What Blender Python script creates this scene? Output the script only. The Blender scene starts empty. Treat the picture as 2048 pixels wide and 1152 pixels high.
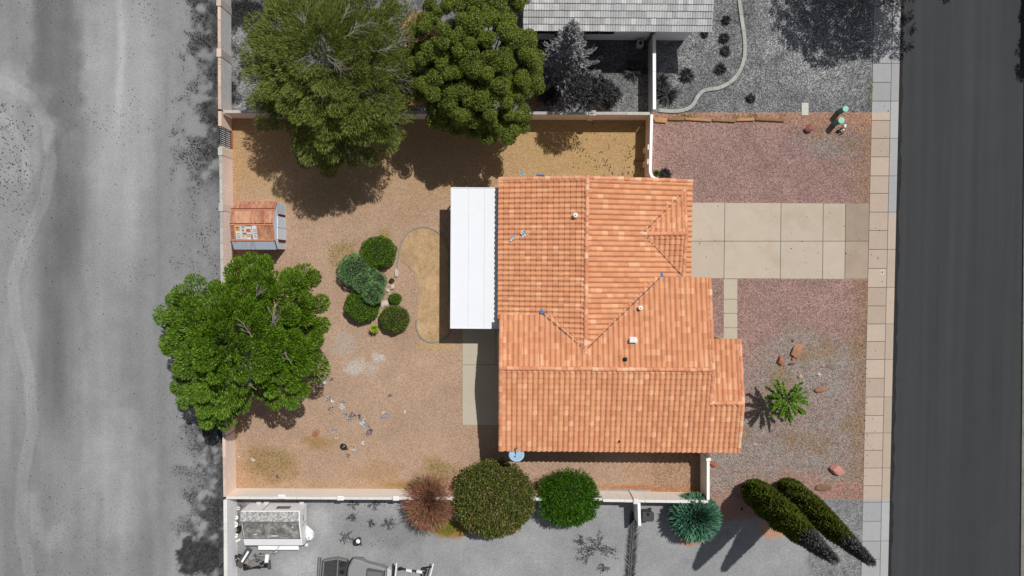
import bpy, bmesh, math, random
import numpy as np
from mathutils import Vector, Matrix, Euler

random.seed(7); RNG = np.random.default_rng(11)
SC = bpy.context.scene
COL = SC.collection
R = math.radians

# ------------------------------------------------------------------ camera, light, exposure
H = 52.0                      # drone height in metres
F = 1450.0                    # focal length in pixels of the 2048 px wide picture
TH = R(1.8)                   # the drone camera leans 1.8 degrees off the vertical
cam_d = bpy.data.cameras.new('camera'); cam = bpy.data.objects.new('camera', cam_d); COL.objects.link(cam)
cam_d.sensor_width = 36.0; cam_d.lens = 36.0 * F / 2048.0; cam_d.clip_end = 2000.0; cam_d.clip_start = 0.5
cam.location = (0, 0, H); cam.rotation_euler = (-TH, 0, 0)
SC.camera = cam

SUN_EL, SUN_AZ = R(60), math.atan2(0.62, 0.78)       # from the upper right of the picture
world = bpy.data.worlds.new('World'); SC.world = world; world.use_nodes = True
wn = world.node_tree; bg = wn.nodes['Background']
sky = wn.nodes.new('ShaderNodeTexSky'); sky.sky_type = 'NISHITA'; sky.sun_disc = False
sky.sun_elevation = SUN_EL; sky.sun_rotation = SUN_AZ
hs = wn.nodes.new('ShaderNodeHueSaturation'); hs.inputs['Saturation'].default_value = 0.45
wn.links.new(sky.outputs[0], hs.inputs['Color']); wn.links.new(hs.outputs[0], bg.inputs['Color'])
bg.inputs['Strength'].default_value = 0.066
sun_d = bpy.data.lights.new('sun', 'SUN'); sun = bpy.data.objects.new('sun', sun_d); COL.objects.link(sun)
sun_d.energy = 3.9; sun_d.angle = R(0.5); sun_d.color = (1.0, 0.982, 0.955)
sd = Vector((-math.sin(SUN_AZ) * math.cos(SUN_EL), -math.cos(SUN_AZ) * math.cos(SUN_EL), -math.sin(SUN_EL)))
sun.rotation_euler = sd.to_track_quat('-Z', 'Y').to_euler(); sun.location = (20, 25, 40)
SC.view_settings.view_transform = 'Standard'; SC.view_settings.look = 'None'
SC.view_settings.exposure = 0.0; SC.view_settings.gamma = 1.0
try: SC.view_settings.use_curve_mapping = False
except Exception: pass
KL = 1.2                      # sunlit level: photo value (linear) = albedo * KL on level ground

# ------------------------------------------------------------------ pixel -> world
CA, SA = math.cos(TH), math.sin(TH)
def ray(px, py):
    u = (px - 1024.0) / F; v = (576.0 - py) / F
    return u, v * CA - SA, -v * SA - CA
def P(px, py, z=0.0):
    a, b, c = ray(px, py); t = (z - H) / c
    return Vector((a * t, b * t, z))
def Pn(px, py, z=0.0):
    a, b, c = ray(px, py); t = (z - H) / c
    return a * t, b * t
M = F / H                     # ground pixels per metre (2048 px picture)

# ------------------------------------------------------------------ colour helpers
def lin1(c):
    c = c / 255.0
    return c / 12.92 if c <= 0.04045 else ((c + 0.055) / 1.055) ** 2.4
def alb(r, g, b, k=None):
    k = k or KL
    return tuple(min(0.9, lin1(x) / k) for x in (r, g, b))
def alb_np(rgb):
    c = np.clip(rgb / 255.0, 0, 1)
    l = np.where(c <= 0.04045, c / 12.92, ((c + 0.055) / 1.055) ** 2.4)
    return np.minimum(l / KL, 0.9)

# ------------------------------------------------------------------ materials
def newmat(name):
    m = bpy.data.materials.new(name); m.use_nodes = True
    nt = m.node_tree; b = nt.nodes['Principled BSDF']
    b.inputs['Specular IOR Level'].default_value = 0.25
    return m, nt, b
def nd(nt, t, **kw):
    n = nt.nodes.new(t)
    for k, v in kw.items(): setattr(n, k, v)
    return n
def mult_color(nt, ca, fac_socket, lo, hi):
    """ca * map(fac, 0..1 -> lo..hi)"""
    mr = nd(nt, 'ShaderNodeMapRange'); mr.inputs['From Min'].default_value = 0.25; mr.inputs['From Max'].default_value = 0.75
    mr.inputs['To Min'].default_value = lo; mr.inputs['To Max'].default_value = hi; mr.clamp = False
    nt.links.new(fac_socket, mr.inputs['Value'])
    mx = nd(nt, 'ShaderNodeVectorMath', operation='SCALE')
    nt.links.new(ca, mx.inputs[0]); nt.links.new(mr.outputs[0], mx.inputs['Scale'])
    return mx.outputs[0]
def coords(nt, which='Object'):
    return nd(nt, 'ShaderNodeTexCoord').outputs[which]
def noise(nt, co, scale, detail=4, rough=0.6):
    n = nd(nt, 'ShaderNodeTexNoise'); n.inputs['Scale'].default_value = scale
    n.inputs['Detail'].default_value = detail; n.inputs['Roughness'].default_value = rough
    nt.links.new(co, n.inputs['Vector']); return n.outputs['Fac']
def rnd_fac(nt):
    """one random number per mesh island and per object"""
    g = nd(nt, 'ShaderNodeNewGeometry'); o = nd(nt, 'ShaderNodeObjectInfo')
    a = nd(nt, 'ShaderNodeMath', operation='ADD'); f = nd(nt, 'ShaderNodeMath', operation='FRACT')
    nt.links.new(g.outputs['Random Per Island'], a.inputs[0]); nt.links.new(o.outputs['Random'], a.inputs[1])
    nt.links.new(a.outputs[0], f.inputs[0]); return f.outputs[0]
def ramp(nt, fac, stops, interp='LINEAR'):
    r = nd(nt, 'ShaderNodeValToRGB'); cr = r.color_ramp; cr.interpolation = interp
    while len(cr.elements) < len(stops): cr.elements.new(0.5)
    for e, (p, c) in zip(cr.elements, stops): e.position = p; e.color = (*c, 1)
    nt.links.new(fac, r.inputs[0]); return r.outputs[0]
def bump(nt, b, h, strength=0.3, dist=0.02):
    n = nd(nt, 'ShaderNodeBump'); n.inputs['Strength'].default_value = strength; n.inputs['Distance'].default_value = dist
    nt.links.new(h, n.inputs['Height']); nt.links.new(n.outputs[0], b.inputs['Normal'])

def m_plain(name, rgb, rough=0.8, var=0.12, scale=3.0, fine=None, metal=0.0, spec=0.25, objrand=0.0):
    m, nt, b = newmat(name); co = coords(nt)
    c = nd(nt, 'ShaderNodeRGB'); c.outputs[0].default_value = (*rgb, 1); out = c.outputs[0]
    if var: out = mult_color(nt, out, noise(nt, co, scale, 6), 1 - var, 1 + var)
    if fine: out = mult_color(nt, out, noise(nt, co, fine[0], 2), 1 - fine[1], 1 + fine[1])
    if objrand: out = mult_color(nt, out, nd(nt, 'ShaderNodeObjectInfo').outputs['Random'], 1 - objrand, 1 + objrand)
    nt.links.new(out, b.inputs['Base Color']); b.inputs['Roughness'].default_value = rough
    b.inputs['Metallic'].default_value = metal; b.inputs['Specular IOR Level'].default_value = spec
    return m
def m_ground(name, speck=0.25, vscale=16.0, bumps=0.5, contrast2=0.12, gscale=5.0):
    m, nt, b = newmat(name); co = coords(nt)
    at = nd(nt, 'ShaderNodeAttribute'); at.attribute_name = 'Col'; out = at.outputs['Color']
    vo = nd(nt, 'ShaderNodeTexVoronoi'); vo.inputs['Scale'].default_value = vscale; nt.links.new(co, vo.inputs['Vector'])
    sp = nd(nt, 'ShaderNodeSeparateColor'); nt.links.new(vo.outputs['Color'], sp.inputs[0])
    out = mult_color(nt, out, sp.outputs[0], 1 - speck, 1 + speck)
    out = mult_color(nt, out, noise(nt, co, gscale, 6, 0.7), 1 - contrast2, 1 + contrast2)
    nt.links.new(out, b.inputs['Base Color']); b.inputs['Roughness'].default_value = 0.95; b.inputs['Specular IOR Level'].default_value = 0.1
    if bumps: bump(nt, b, vo.outputs['Distance'], bumps, 0.03)
    return m
def m_leaf(name, stops, rough=0.5, spec=0.3, trans=0.18, big=0.2, bscale=0.8):
    m, nt, b = newmat(name)
    out = ramp(nt, rnd_fac(nt), stops)
    out = mult_color(nt, out, noise(nt, coords(nt), bscale, 3), 1 - big, 1 + big)
    nt.links.new(out, b.inputs['Base Color']); b.inputs['Roughness'].default_value = rough; b.inputs['Specular IOR Level'].default_value = spec
    if trans:
        t = nd(nt, 'ShaderNodeBsdfTranslucent'); nt.links.new(out, t.inputs['Color'])
        mx = nd(nt, 'ShaderNodeMixShader'); mx.inputs[0].default_value = trans
        nt.links.new(b.outputs[0], mx.inputs[1]); nt.links.new(t.outputs[0], mx.inputs[2])
        nt.links.new(mx.outputs[0], nt.nodes['Material Output'].inputs['Surface'])
    return m
def m_tile(name, stops, streak=0.1):
    m, nt, b = newmat(name); co = coords(nt)
    out = ramp(nt, rnd_fac(nt), stops, 'CONSTANT')
    g = nd(nt, 'ShaderNodeNewGeometry')
    out = mult_color(nt, out, noise(nt, g.outputs['Position'], 0.35, 3), 0.95, 1.05)
    out = mult_color(nt, out, noise(nt, g.outputs['Position'], 9.0, 5), 1 - streak, 1 + streak)
    nt.links.new(out, b.inputs['Base Color']); b.inputs['Roughness'].default_value = 0.85
    return m
def m_zone(name, warm, grey, y_hi, y_lo, var=0.06, scale=2.0, fine=(14, 0.06)):
    """paving whose colour changes along the street: warm between y_lo and y_hi, grey beyond; weathered per slab"""
    m, nt, b = newmat(name); g = nd(nt, 'ShaderNodeNewGeometry'); s = nd(nt, 'ShaderNodeSeparateXYZ')
    nt.links.new(g.outputs['Position'], s.inputs[0])
    def step(v, up):
        mr = nd(nt, 'ShaderNodeMapRange'); mr.inputs['From Min'].default_value = v - 0.06; mr.inputs['From Max'].default_value = v + 0.06
        mr.inputs['To Min'].default_value = 0 if up else 1; mr.inputs['To Max'].default_value = 1 if up else 0
        nt.links.new(s.outputs['Y'], mr.inputs['Value']); return mr.outputs[0]
    a = nd(nt, 'ShaderNodeMath', operation='MULTIPLY'); nt.links.new(step(y_lo, True), a.inputs[0]); nt.links.new(step(y_hi, False), a.inputs[1])
    mx = nd(nt, 'ShaderNodeMix', data_type='RGBA'); nt.links.new(a.outputs[0], mx.inputs['Factor'])
    mx.inputs[6].default_value = (*grey, 1); mx.inputs[7].default_value = (*warm, 1); out = mx.outputs[2]
    out = mult_color(nt, out, nd(nt, 'ShaderNodeObjectInfo').outputs['Random'], 0.95, 1.05)
    out = mult_color(nt, out, noise(nt, g.outputs['Position'], scale, 6, 0.7), 1 - var, 1 + var)
    out = mult_color(nt, out, noise(nt, g.outputs['Position'], fine[0], 3), 1 - fine[1], 1 + fine[1])
    nt.links.new(out, b.inputs['Base Color']); b.inputs['Roughness'].default_value = 0.9
    return m

# ------------------------------------------------------------------ object helpers
def tag(o, label=None, cat=None, group=None, kind=None):
    if label: o['label'] = label
    if cat: o['category'] = cat
    if group: o['group'] = group
    if kind: o['kind'] = kind
    return o
def empty(name, loc, rz=0.0, label=None, cat=None, group=None):
    o = bpy.data.objects.new(name, None); COL.objects.link(o); o.location = loc; o.rotation_euler = (0, 0, rz)
    o.empty_display_size = 0.2
    return tag(o, label, cat, group)
def link(name, me, mat=None, parent=None, loc=None):
    o = bpy.data.objects.new(name, me); COL.objects.link(o)
    if mat and not me.materials:
        for mm in (mat if isinstance(mat, (list, tuple)) else [mat]): me.materials.append(mm)
    if parent: o.parent = parent
    if loc is not None: o.location = loc
    return o
class MB:
    def __init__(s): s.v = []; s.f = []; s.m = []
    def add(s, vs, fs, mi=0):
        k = len(s.v); s.v += [tuple(v) for v in vs]; s.f += [tuple(i + k for i in f) for f in fs]; s.m += [mi] * len(fs); return s
    def prism(s, poly, z0, z1, mi=0):
        """vertical prism over a plan polygon (counter-clockwise)"""
        n = len(poly); vs = [(p[0], p[1], z0) for p in poly] + [(p[0], p[1], z1) for p in poly]
        fs = [tuple(range(n - 1, -1, -1)), tuple(range(n, 2 * n))] + [(i, (i + 1) % n, n + (i + 1) % n, n + i) for i in range(n)]
        return s.add(vs, fs, mi)
    def box(s, c, d, rz=0.0, mi=0, mat=None):
        x, y, z = (a / 2 for a in d); vs = []
        cs, sn = math.cos(rz), math.sin(rz)
        for k in (-z, z):
            for a, b in ((-x, -y), (x, -y), (x, y), (-x, y)):
                vs.append((c[0] + a * cs - b * sn, c[1] + a * sn + b * cs, c[2] + k))
        if mat: vs = [mat @ Vector(v) for v in vs]
        return s.add(vs, [(3, 2, 1, 0), (4, 5, 6, 7), (0, 1, 5, 4), (1, 2, 6, 5), (2, 3, 7, 6), (3, 0, 4, 7)], mi)
    def bar(s, p, q, w, h, mi=0):
        """square bar between two points"""
        p, q = Vector(p), Vector(q); d = (q - p); L = d.length; d.normalize()
        up = Vector((0, 0, 1)) if abs(d.z) < 0.95 else Vector((0, 1, 0))
        a = d.cross(up).normalized(); b = a.cross(d)
        vs = [t + a * x * w / 2 + b * y * h / 2 for t in (p, q) for x, y in ((-1, -1), (1, -1), (1, 1), (-1, 1))]
        return s.add(vs, [(3, 2, 1, 0), (4, 5, 6, 7), (0, 1, 5, 4), (1, 2, 6, 5), (2, 3, 7, 6), (3, 0, 4, 7)], mi)
    def tube(s, pts, rs, n=6, mi=0, cap=True):
        pts = [Vector(p) for p in pts]
        if not isinstance(rs, (list, tuple)): rs = [rs] * len(pts)
        k = len(s.v); prev = None
        for i, p in enumerate(pts):
            d = (pts[min(i + 1, len(pts) - 1)] - pts[max(i - 1, 0)]).normalized()
            if prev is None:
                up = Vector((0, 0, 1)) if abs(d.z) < 0.9 else Vector((1, 0, 0)); a = d.cross(up).normalized()
            else:
                a = (prev - d * prev.dot(d)).normalized()
            prev = a; b = d.cross(a)
            for j in range(n):
                t = 2 * math.pi * j / n; s.v.append(tuple(p + (a * math.cos(t) + b * math.sin(t)) * rs[i]))
        for i in range(len(pts) - 1):
            for j in range(n):
                s.f.append((k + i * n + j, k + i * n + (j + 1) % n, k + (i + 1) * n + (j + 1) % n, k + (i + 1) * n + j)); s.m.append(mi)
        if cap:
            s.f.append(tuple(k + j for j in range(n - 1, -1, -1))); s.m.append(mi)
            e = k + (len(pts) - 1) * n; s.f.append(tuple(e + j for j in range(n))); s.m.append(mi)
        return s
    def lathe(s, prof, c=(0, 0, 0), n=20, mi=0, sy=1.0):
        k = len(s.v)
        for r, z in prof:
            for j in range(n):
                t = 2 * math.pi * j / n; s.v.append((c[0] + r * math.cos(t), c[1] + r * math.sin(t) * sy, c[2] + z))
        for i in range(len(prof) - 1):
            for j in range(n):
                s.f.append((k + i * n + j, k + i * n + (j + 1) % n, k + (i + 1) * n + (j + 1) % n, k + (i + 1) * n + j)); s.m.append(mi)
        s.f.append(tuple(k + j for j in range(n - 1, -1, -1))); s.m.append(mi)
        e = k + (len(prof) - 1) * n; s.f.append(tuple(e + j for j in range(n))); s.m.append(mi)
        return s
    def build(s, name, mat, parent=None, smooth=False, bevel=0.0, loc=None):
        me = bpy.data.meshes.new(name); me.from_pydata(s.v, [], s.f)
        for mm in (mat if isinstance(mat, (list, tuple)) else [mat]): me.materials.append(mm)
        if isinstance(mat, (list, tuple)): me.polygons.foreach_set('material_index', s.m)
        bm = bmesh.new(); bm.from_mesh(me); bmesh.ops.recalc_face_normals(bm, faces=bm.faces)
        if bevel: bmesh.ops.bevel(bm, geom=[e for e in bm.edges], offset=bevel, segments=1, affect='EDGES', clamp_overlap=True)
        bm.to_mesh(me); bm.free()
        if smooth: me.polygons.foreach_set('use_smooth', [True] * len(me.polygons))
        me.update(); return link(name, me, None, parent, loc)
def np_mesh(name, verts, quads, mat, parent=None, smooth=False):
    me = bpy.data.meshes.new(name); nv, nq = len(verts), len(quads); k = quads.shape[1]
    me.vertices.add(nv); me.vertices.foreach_set('co', np.ascontiguousarray(verts, dtype=np.float32).ravel())
    me.loops.add(nq * k); me.loops.foreach_set('vertex_index', np.ascontiguousarray(quads, dtype=np.int32).ravel())
    me.polygons.add(nq); me.polygons.foreach_set('loop_start', np.arange(0, nq * k, k, dtype=np.int32))
    try: me.polygons.foreach_set('loop_total', np.full(nq, k, dtype=np.int32))
    except Exception: pass
    me.polygons.foreach_set('use_smooth', np.full(nq, bool(smooth)))
    me.materials.append(mat); me.update(calc_edges=True); me.validate()
    return link(name, me, None, parent)

# ------------------------------------------------------------------ numpy noise
_TAB = np.random.default_rng(5).random((256, 256))
def vnoise(x, y, seed=0):
    x = x + seed * 17.31; y = y + seed * 9.77
    xi = np.floor(x).astype(int); yi = np.floor(y).astype(int); fx = x - xi; fy = y - yi
    fx = fx * fx * (3 - 2 * fx); fy = fy * fy * (3 - 2 * fy)
    a = _TAB[yi % 256, xi % 256]; b = _TAB[yi % 256, (xi + 1) % 256]; c = _TAB[(yi + 1) % 256, xi % 256]; d = _TAB[(yi + 1) % 256, (xi + 1) % 256]
    return (a * (1 - fx) + b * fx) * (1 - fy) + (c * (1 - fx) + d * fx) * fy
def fbm(x, y, cell, seed=0, oct=4):
    t = 0; w = 0; a = 1.0; f = 1.0 / cell
    for i in range(oct):
        t = t + a * vnoise(x * f, y * f, seed + i * 3); w += a; a *= 0.55; f *= 2.07
    return t / w
def sstep(a, b, x):
    t = np.clip((x - a) / (b - a), 0, 1); return t * t * (3 - 2 * t)
def blob(x, y, cx, cy, rx, ry, soft=0.5, rag=0.5, seed=0):
    d = np.sqrt(((x - cx) / rx) ** 2 + ((y - cy) / ry) ** 2) + (fbm(x, y, max(rx, ry) * 0.35, seed, 5) - 0.5) * 2 * rag
    return 1 - sstep(1 - soft, 1 + soft * 0.3, d)
def mixc(c, col, m): return c * (1 - m[..., None]) + np.array(col, float) * m[..., None]
def polydist(x, y, pts):
    best = np.full(x.shape, 1e9)
    for (ax, ay), (bx, by) in zip(pts[:-1], pts[1:]):
        dx, dy = bx - ax, by - ay; t = np.clip(((x - ax) * dx + (y - ay) * dy) / (dx * dx + dy * dy), 0, 1)
        best = np.minimum(best, np.hypot(x - ax - t * dx, y - ay - t * dy))
    return best

# ------------------------------------------------------------------ ground sheets
def sheet(name, left, right, y0, y1, z, step, cf, mat):
    """ground sheet between two edges given as x(y) in ground pixels; its colours come from cf"""
    ys = np.linspace(y0, y1, int((y1 - y0) / step) + 1); n = int((right(y0) - left(y0)) / step) + 1
    t = np.linspace(0, 1, n)
    lx = np.array([left(v) for v in ys]); rx = np.array([right(v) for v in ys])
    X = lx[:, None] * (1 - t) + rx[:, None] * t; Y = np.repeat(ys[:, None], n, 1)
    wx, wy = Pn(X, Y, z); v = np.stack([wx, wy, np.full_like(wx, z)], -1).reshape(-1, 3)
    idx = np.arange(len(ys) * n).reshape(len(ys), n)
    q = np.stack([idx[1:, :-1], idx[1:, 1:], idx[:-1, 1:], idx[:-1, :-1]], -1).reshape(-1, 4)
    o = np_mesh(name, v, q, mat); o['kind'] = 'structure'
    c = alb_np(cf(X, Y)).reshape(-1, 3)
    a = o.data.color_attributes.new('Col', 'FLOAT_COLOR', 'POINT')
    a.data.foreach_set('color', np.concatenate([c, np.ones((len(c), 1))], 1).astype(np.float32).ravel())
    return o
def basec(X, rgb): return np.zeros(X.shape + (3,)) + np.array(rgb, float)
def grey(X, v): return np.repeat(v[..., None], 3, -1)

SL = lambda y: 1748.0 - 0.0226 * y                      # inner edge of the sidewalk
def cf_dirt(X, Y):
    v = 138 + (fbm(X * 2.4, Y * 0.3, 150, 1, 3) - 0.5) * 40 + (fbm(X, Y, 26, 4) - 0.5) * 12 + (fbm(X * 4, Y * .25, 60, 7, 3) - .5) * 12
    v += 22 * blob(X, Y, 245, 210, 85, 330, 0.5, 0.35, 2) - 17 * blob(X, Y, 110, 120, 62, 160, 0.25, 0.6, 3)
    v += 14 * blob(X, Y, 30, 250, 85, 120, 0.2, 0.3, 5) - 12 * blob(X, Y, 145, 380, 40, 160, 0.5, 0.3, 6)
    v += 16 * blob(X, Y, 245, 960, 80, 160, 0.5, 0.5, 8) - 14 * blob(X, Y, 120, 620, 60, 260, 0.5, 0.4, 9)
    v += 20 * np.exp(-((X - 238 - 4 * np.sin(Y / 60)) / 9) ** 2) * (1 - sstep(160, 330, Y))
    tr = [(-60, 150), (10, 165), (62, 195), (95, 250), (102, 330), (88, 400), (52, 480), (25, 560), (33, 650), (58, 750), (66, 850), (45, 950), (40, 1050), (62, 1160), (90, 1300)]
    d = polydist(X, Y, tr); wob = (fbm(X, Y, 30, 12) - 0.5) * 8
    v += 14 * (1 - sstep(6, 28, d + wob)) - 9 * np.exp(-((d - 15 + wob * .3) / 4) ** 2) - 6 * np.exp(-((d - 3) / 3.0) ** 2)
    d2 = polydist(X, Y, [(p[0] - 46, p[1] + 46) for p in tr[:5]]); v += 10 * (1 - sstep(4, 22, d2 + wob)) - 10 * np.exp(-((d2 - 12) / 4) ** 2)
    d3 = polydist(X, Y, [(62, 1000), (72, 1060), (100, 1085), (112, 1062)]); v += 14 * (1 - sstep(4, 26, d3 + wob))
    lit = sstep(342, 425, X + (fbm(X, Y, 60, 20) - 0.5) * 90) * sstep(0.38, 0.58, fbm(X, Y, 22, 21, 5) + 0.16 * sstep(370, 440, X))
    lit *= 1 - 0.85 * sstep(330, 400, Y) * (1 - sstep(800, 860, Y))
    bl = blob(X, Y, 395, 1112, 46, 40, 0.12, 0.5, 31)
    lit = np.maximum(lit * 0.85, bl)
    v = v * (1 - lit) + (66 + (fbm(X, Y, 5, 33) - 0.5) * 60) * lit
    return grey(X, v)
def cf_back(X, Y):
    c = basec(X, (177, 148, 125)); n = fbm(X, Y, 60, 40); n2 = fbm(X, Y, 14, 41)
    c *= (0.93 + 0.14 * n + 0.05 * (n2 - 0.5))[..., None]
    yel = (1 - sstep(300, 470, Y + (n - 0.5) * 120)); c = mixc(c, (176, 144, 104), 0.8 * yel)
    c = mixc(c, (178, 147, 102), 0.8 * sstep(980, 1060, X) * yel)
    edge = np.maximum(1 - sstep(4, 26, X - 466 + (n2 - 0.5) * 16), 1 - sstep(4, 24, 980 - Y + (n2 - 0.5) * 18))
    c = mixc(c, (178, 140, 98), 0.4 * edge)
    for (x, y, rx, ry, col, k, s) in ((540, 930, 62, 48, (148, 120, 78), .6, 1), (490, 950, 40, 40, (176, 134, 92), .4, 2), (880, 945, 50, 32, (150, 124, 80), .6, 3),
            (690, 515, 30, 45, (160, 134, 88), .6, 4), (640, 885, 40, 18, (150, 118, 68), .6, 5), (632, 868, 7, 10, (150, 90, 60), .8, 6), (820, 970, 60, 10, (146, 112, 62), .6, 7),
            (715, 735, 42, 22, (190, 180, 170), .65, 8), (757, 715, 16, 9, (200, 195, 188), .75, 9), (690, 690, 34, 30, (176, 166, 156), .55, 10), (707, 738, 15, 12, (196, 190, 184), .5, 19),
            (770, 470, 14, 16, (150, 130, 60), .6, 11), (868, 690, 40, 14, (190, 160, 110), .6, 12), (640, 395, 90, 40, (158, 126, 86), .5, 13), (1330, 945, 90, 26, (178, 140, 112), .6, 14),
            (1300, 975, 110, 6, (170, 105, 70), .7, 15), (760, 945, 60, 26, (158, 124, 84), .4, 16)):
        c = mixc(c, col, k * blob(X, Y, x, y, rx, ry, 0.55, 0.6, 50 + s))
    return c
def cf_front(X, Y):
    c = basec(X, (165, 133, 124)); n = fbm(X, Y, 40, 70); n2 = fbm(X, Y, 12, 71); c *= (0.95 + 0.14 * (n - 0.5) + 0.10 * (n2 - 0.5))[..., None]
    g = np.maximum(blob(X, Y, 1640, 740, 140, 95, 0.35, 0.5, 72), sstep(770, 850, Y + (n - 0.5) * 90))
    g = np.maximum(g, blob(X, Y, 1655, 285, 80, 32, 0.4, 0.6, 73) * 0.8)
    c = mixc(c, (150, 138, 129), 0.95 * g)
    c = mixc(c, (150, 118, 104), 0.5 * g * sstep(0.45, 0.7, fbm(X, Y, 16, 74)))
    ed = 1 - sstep(6, 50, SL(Y) - X + (n - 0.5) * 40); c = mixc(c, (146, 116, 92), 0.75 * ed)
    top = (1 - sstep(232, 262, Y + (n2 - 0.5) * 26)) * sstep(1480, 1600, X + (n - .5) * 100) + (1 - sstep(236, 248, Y))
    c = mixc(c, (172, 132, 106), 0.85 * np.clip(top, 0, 1)); c = mixc(c, (168, 128, 103), 0.7 * blob(X, Y, 1660, 250, 90, 36, .5, .6, 75))
    c = mixc(c, (166, 124, 108), 0.8 * blob(X, Y, 1560, 985, 150, 46, 0.5, 0.5, 76)); c = mixc(c, (166, 120, 100), 0.7 * blob(X, Y, 1700, 985, 50, 30, 0.5, 0.5, 77))
    for i, (x, y, r) in enumerate(((1610, 710, 26), (1650, 700, 30), (1560, 760, 40), (1700, 850, 30), (1640, 890, 36), (1480, 870, 26), (1720, 700, 22), (1590, 880, 30), (1700, 290, 18), (1640, 262, 12))):
        c = mixc(c, (138, 112, 78), 0.5 * blob(X, Y, x, y, r, r * .7, .6, .9, 80 + i))
    br = (X < 1412) & (Y > 860); c = np.where(br[..., None], basec(X, (168, 136, 110)) * (0.93 + 0.14 * n2)[..., None], c)
    c = mixc(c, (170, 112, 76), br * 0.7 * (1 - sstep(2, 14, 977 - Y + n2 * 10)))
    return c
def cf_north(X, Y):
    n = fbm(X, Y, 60, 90); n2 = fbm(X, Y, 16, 91, 5)
    v = 122 + (n - 0.5) * 50 + (n2 - 0.5) * 60
    v += sstep(1310, 1330, X) * 6 + 26 * blob(X, Y, 1560, 60, 60, 50, .5, .6, 92) + 16 * blob(X, Y, 1640, 150, 90, 60, .5, .6, 93)
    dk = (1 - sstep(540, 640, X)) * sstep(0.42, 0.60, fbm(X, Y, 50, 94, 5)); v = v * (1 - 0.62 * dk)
    v -= 30 * (X < 1305) * (X > 1080) * (Y < 150); v -= (X < 1305) * (n2 - 0.4) * 30  # first term paints the grey-roofed house's shadow into the ground colour
    c = grey(X, v); c = mixc(c, (172, 124, 96), 0.9 * np.maximum(blob(X, Y, 845, 60, 45, 40, .4, .5, 95), blob(X, Y, 830, 190, 60, 30, .4, .5, 96)))
    c = mixc(c, (150, 105, 60), 0.8 * blob(X, Y, 1072, 205, 12, 14, .4, .5, 97)); c = mixc(c, (118, 112, 50), .7 * blob(X, Y, 1742, 186, 5, 14, .5, .4, 98))
    return c
def cf_south(X, Y):
    n = fbm(X, Y, 90, 100); n2 = fbm(X, Y, 20, 101)
    v = 152 + (n - 0.5) * 34 + (n2 - 0.5) * 14 + 10 * blob(X, Y, 640, 1040, 20, 50, .6, .4, 102) + 12 * blob(X, Y, 600, 1130, 60, 30, .6, .4, 103)
    v -= 14 * blob(X, Y, 780, 1060, 140, 40, .6, .5, 104); v -= 30 * blob(X, Y, 470, 1020, 40, 40, .5, .5, 105)
    gv = sstep(1600, 1630, X + (n2 - .5) * 40); v = v * (1 - gv) + (138 + (fbm(X, Y, 7, 106) - .5) * 150) * gv
    v = np.where((X > 1590) & (Y < 1012 + 0 * X), 132, v)
    c = grey(X, v)
    for i, (x, y, rx, ry, col) in enumerate(((905, 1058, 42, 20, (150, 112, 58)), (890, 1052, 26, 18, (110, 112, 44)), (1378, 1080, 26, 13, (178, 130, 106)), (1548, 1058, 30, 22, (184, 138, 114)), (1480, 1000, 110, 44, (160, 122, 110)))):
        c = mixc(c, col, 0.9 * blob(X, Y, x, y, rx, ry, .25, .35, 110 + i))
    return c

XW = lambda y: 461.0 + 0.006 * y
YN, YS = 225.0, 998.0
m_dirt = m_ground('dirt', 0.07, 22, 0.25, 0.07, 8); m_gravel = m_ground('brown_gravel', 0.13, 20, 0.3, 0.06)
m_fgravel = m_ground('pink_gravel', 0.22, 17, 0.45, 0.08); m_ngravel = m_ground('grey_gravel', 0.30, 13, 0.6, 0.15); m_slab_south = m_ground('grey_fines', 0.10, 24, 0.25, 0.05)
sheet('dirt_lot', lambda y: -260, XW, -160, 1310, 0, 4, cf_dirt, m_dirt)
sheet('backyard_gravel', XW, lambda y: 1303, 235.0, 980.0, 0, 4, cf_back, m_gravel)
sheet('front_yard_gravel', lambda y: 1303, SL, YN, YS, 0, 4, cf_front, m_fgravel)
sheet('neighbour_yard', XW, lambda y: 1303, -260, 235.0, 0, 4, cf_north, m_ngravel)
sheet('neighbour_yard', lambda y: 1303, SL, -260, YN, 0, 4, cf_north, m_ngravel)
sheet('neighbour_lot', XW, lambda y: 1412, 980.0, 1400, -0.004, 4, cf_south, m_slab_south)
sheet('neighbour_lot', lambda y: 1412, SL, YS, 1400, -0.004, 4, cf_south, m_slab_south)
gnd = MB().add([(-300, -300, -0.14), (300, -300, -0.14), (300, 300, -0.14), (-300, 300, -0.14)], [(0, 1, 2, 3)]).build('ground', m_plain('far_ground', alb(138, 134, 128), 0.95, 0.15, 0.2, (6, 0.15)))
gnd['kind'] = 'structure'

# road
m_road, nt, b = newmat('asphalt'); g_ = nd(nt, 'ShaderNodeNewGeometry'); mp = nd(nt, 'ShaderNodeMapping'); mp.inputs['Scale'].default_value = (1.0, 0.02, 1.0)
nt.links.new(g_.outputs['Position'], mp.inputs['Vector']); c_ = nd(nt, 'ShaderNodeRGB'); c_.outputs[0].default_value = (*alb(62, 63, 64), 1)
o_ = mult_color(nt, c_.outputs[0], noise(nt, mp.outputs[0], 1.1, 5, 0.65), 0.76, 1.22); o_ = mult_color(nt, o_, noise(nt, g_.outputs['Position'], 0.5, 4), 0.95, 1.05)
o_ = mult_color(nt, o_, noise(nt, g_.outputs['Position'], 18, 2, 0.8), 0.82, 1.18); nt.links.new(o_, b.inputs['Base Color']); b.inputs['Roughness'].default_value = 0.9
def gp(px, py, z=0.0): return tuple(P(px, py, z))[:2]
CU = lambda y: SL(y) + 54.0                              # outer kerb edge
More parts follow.
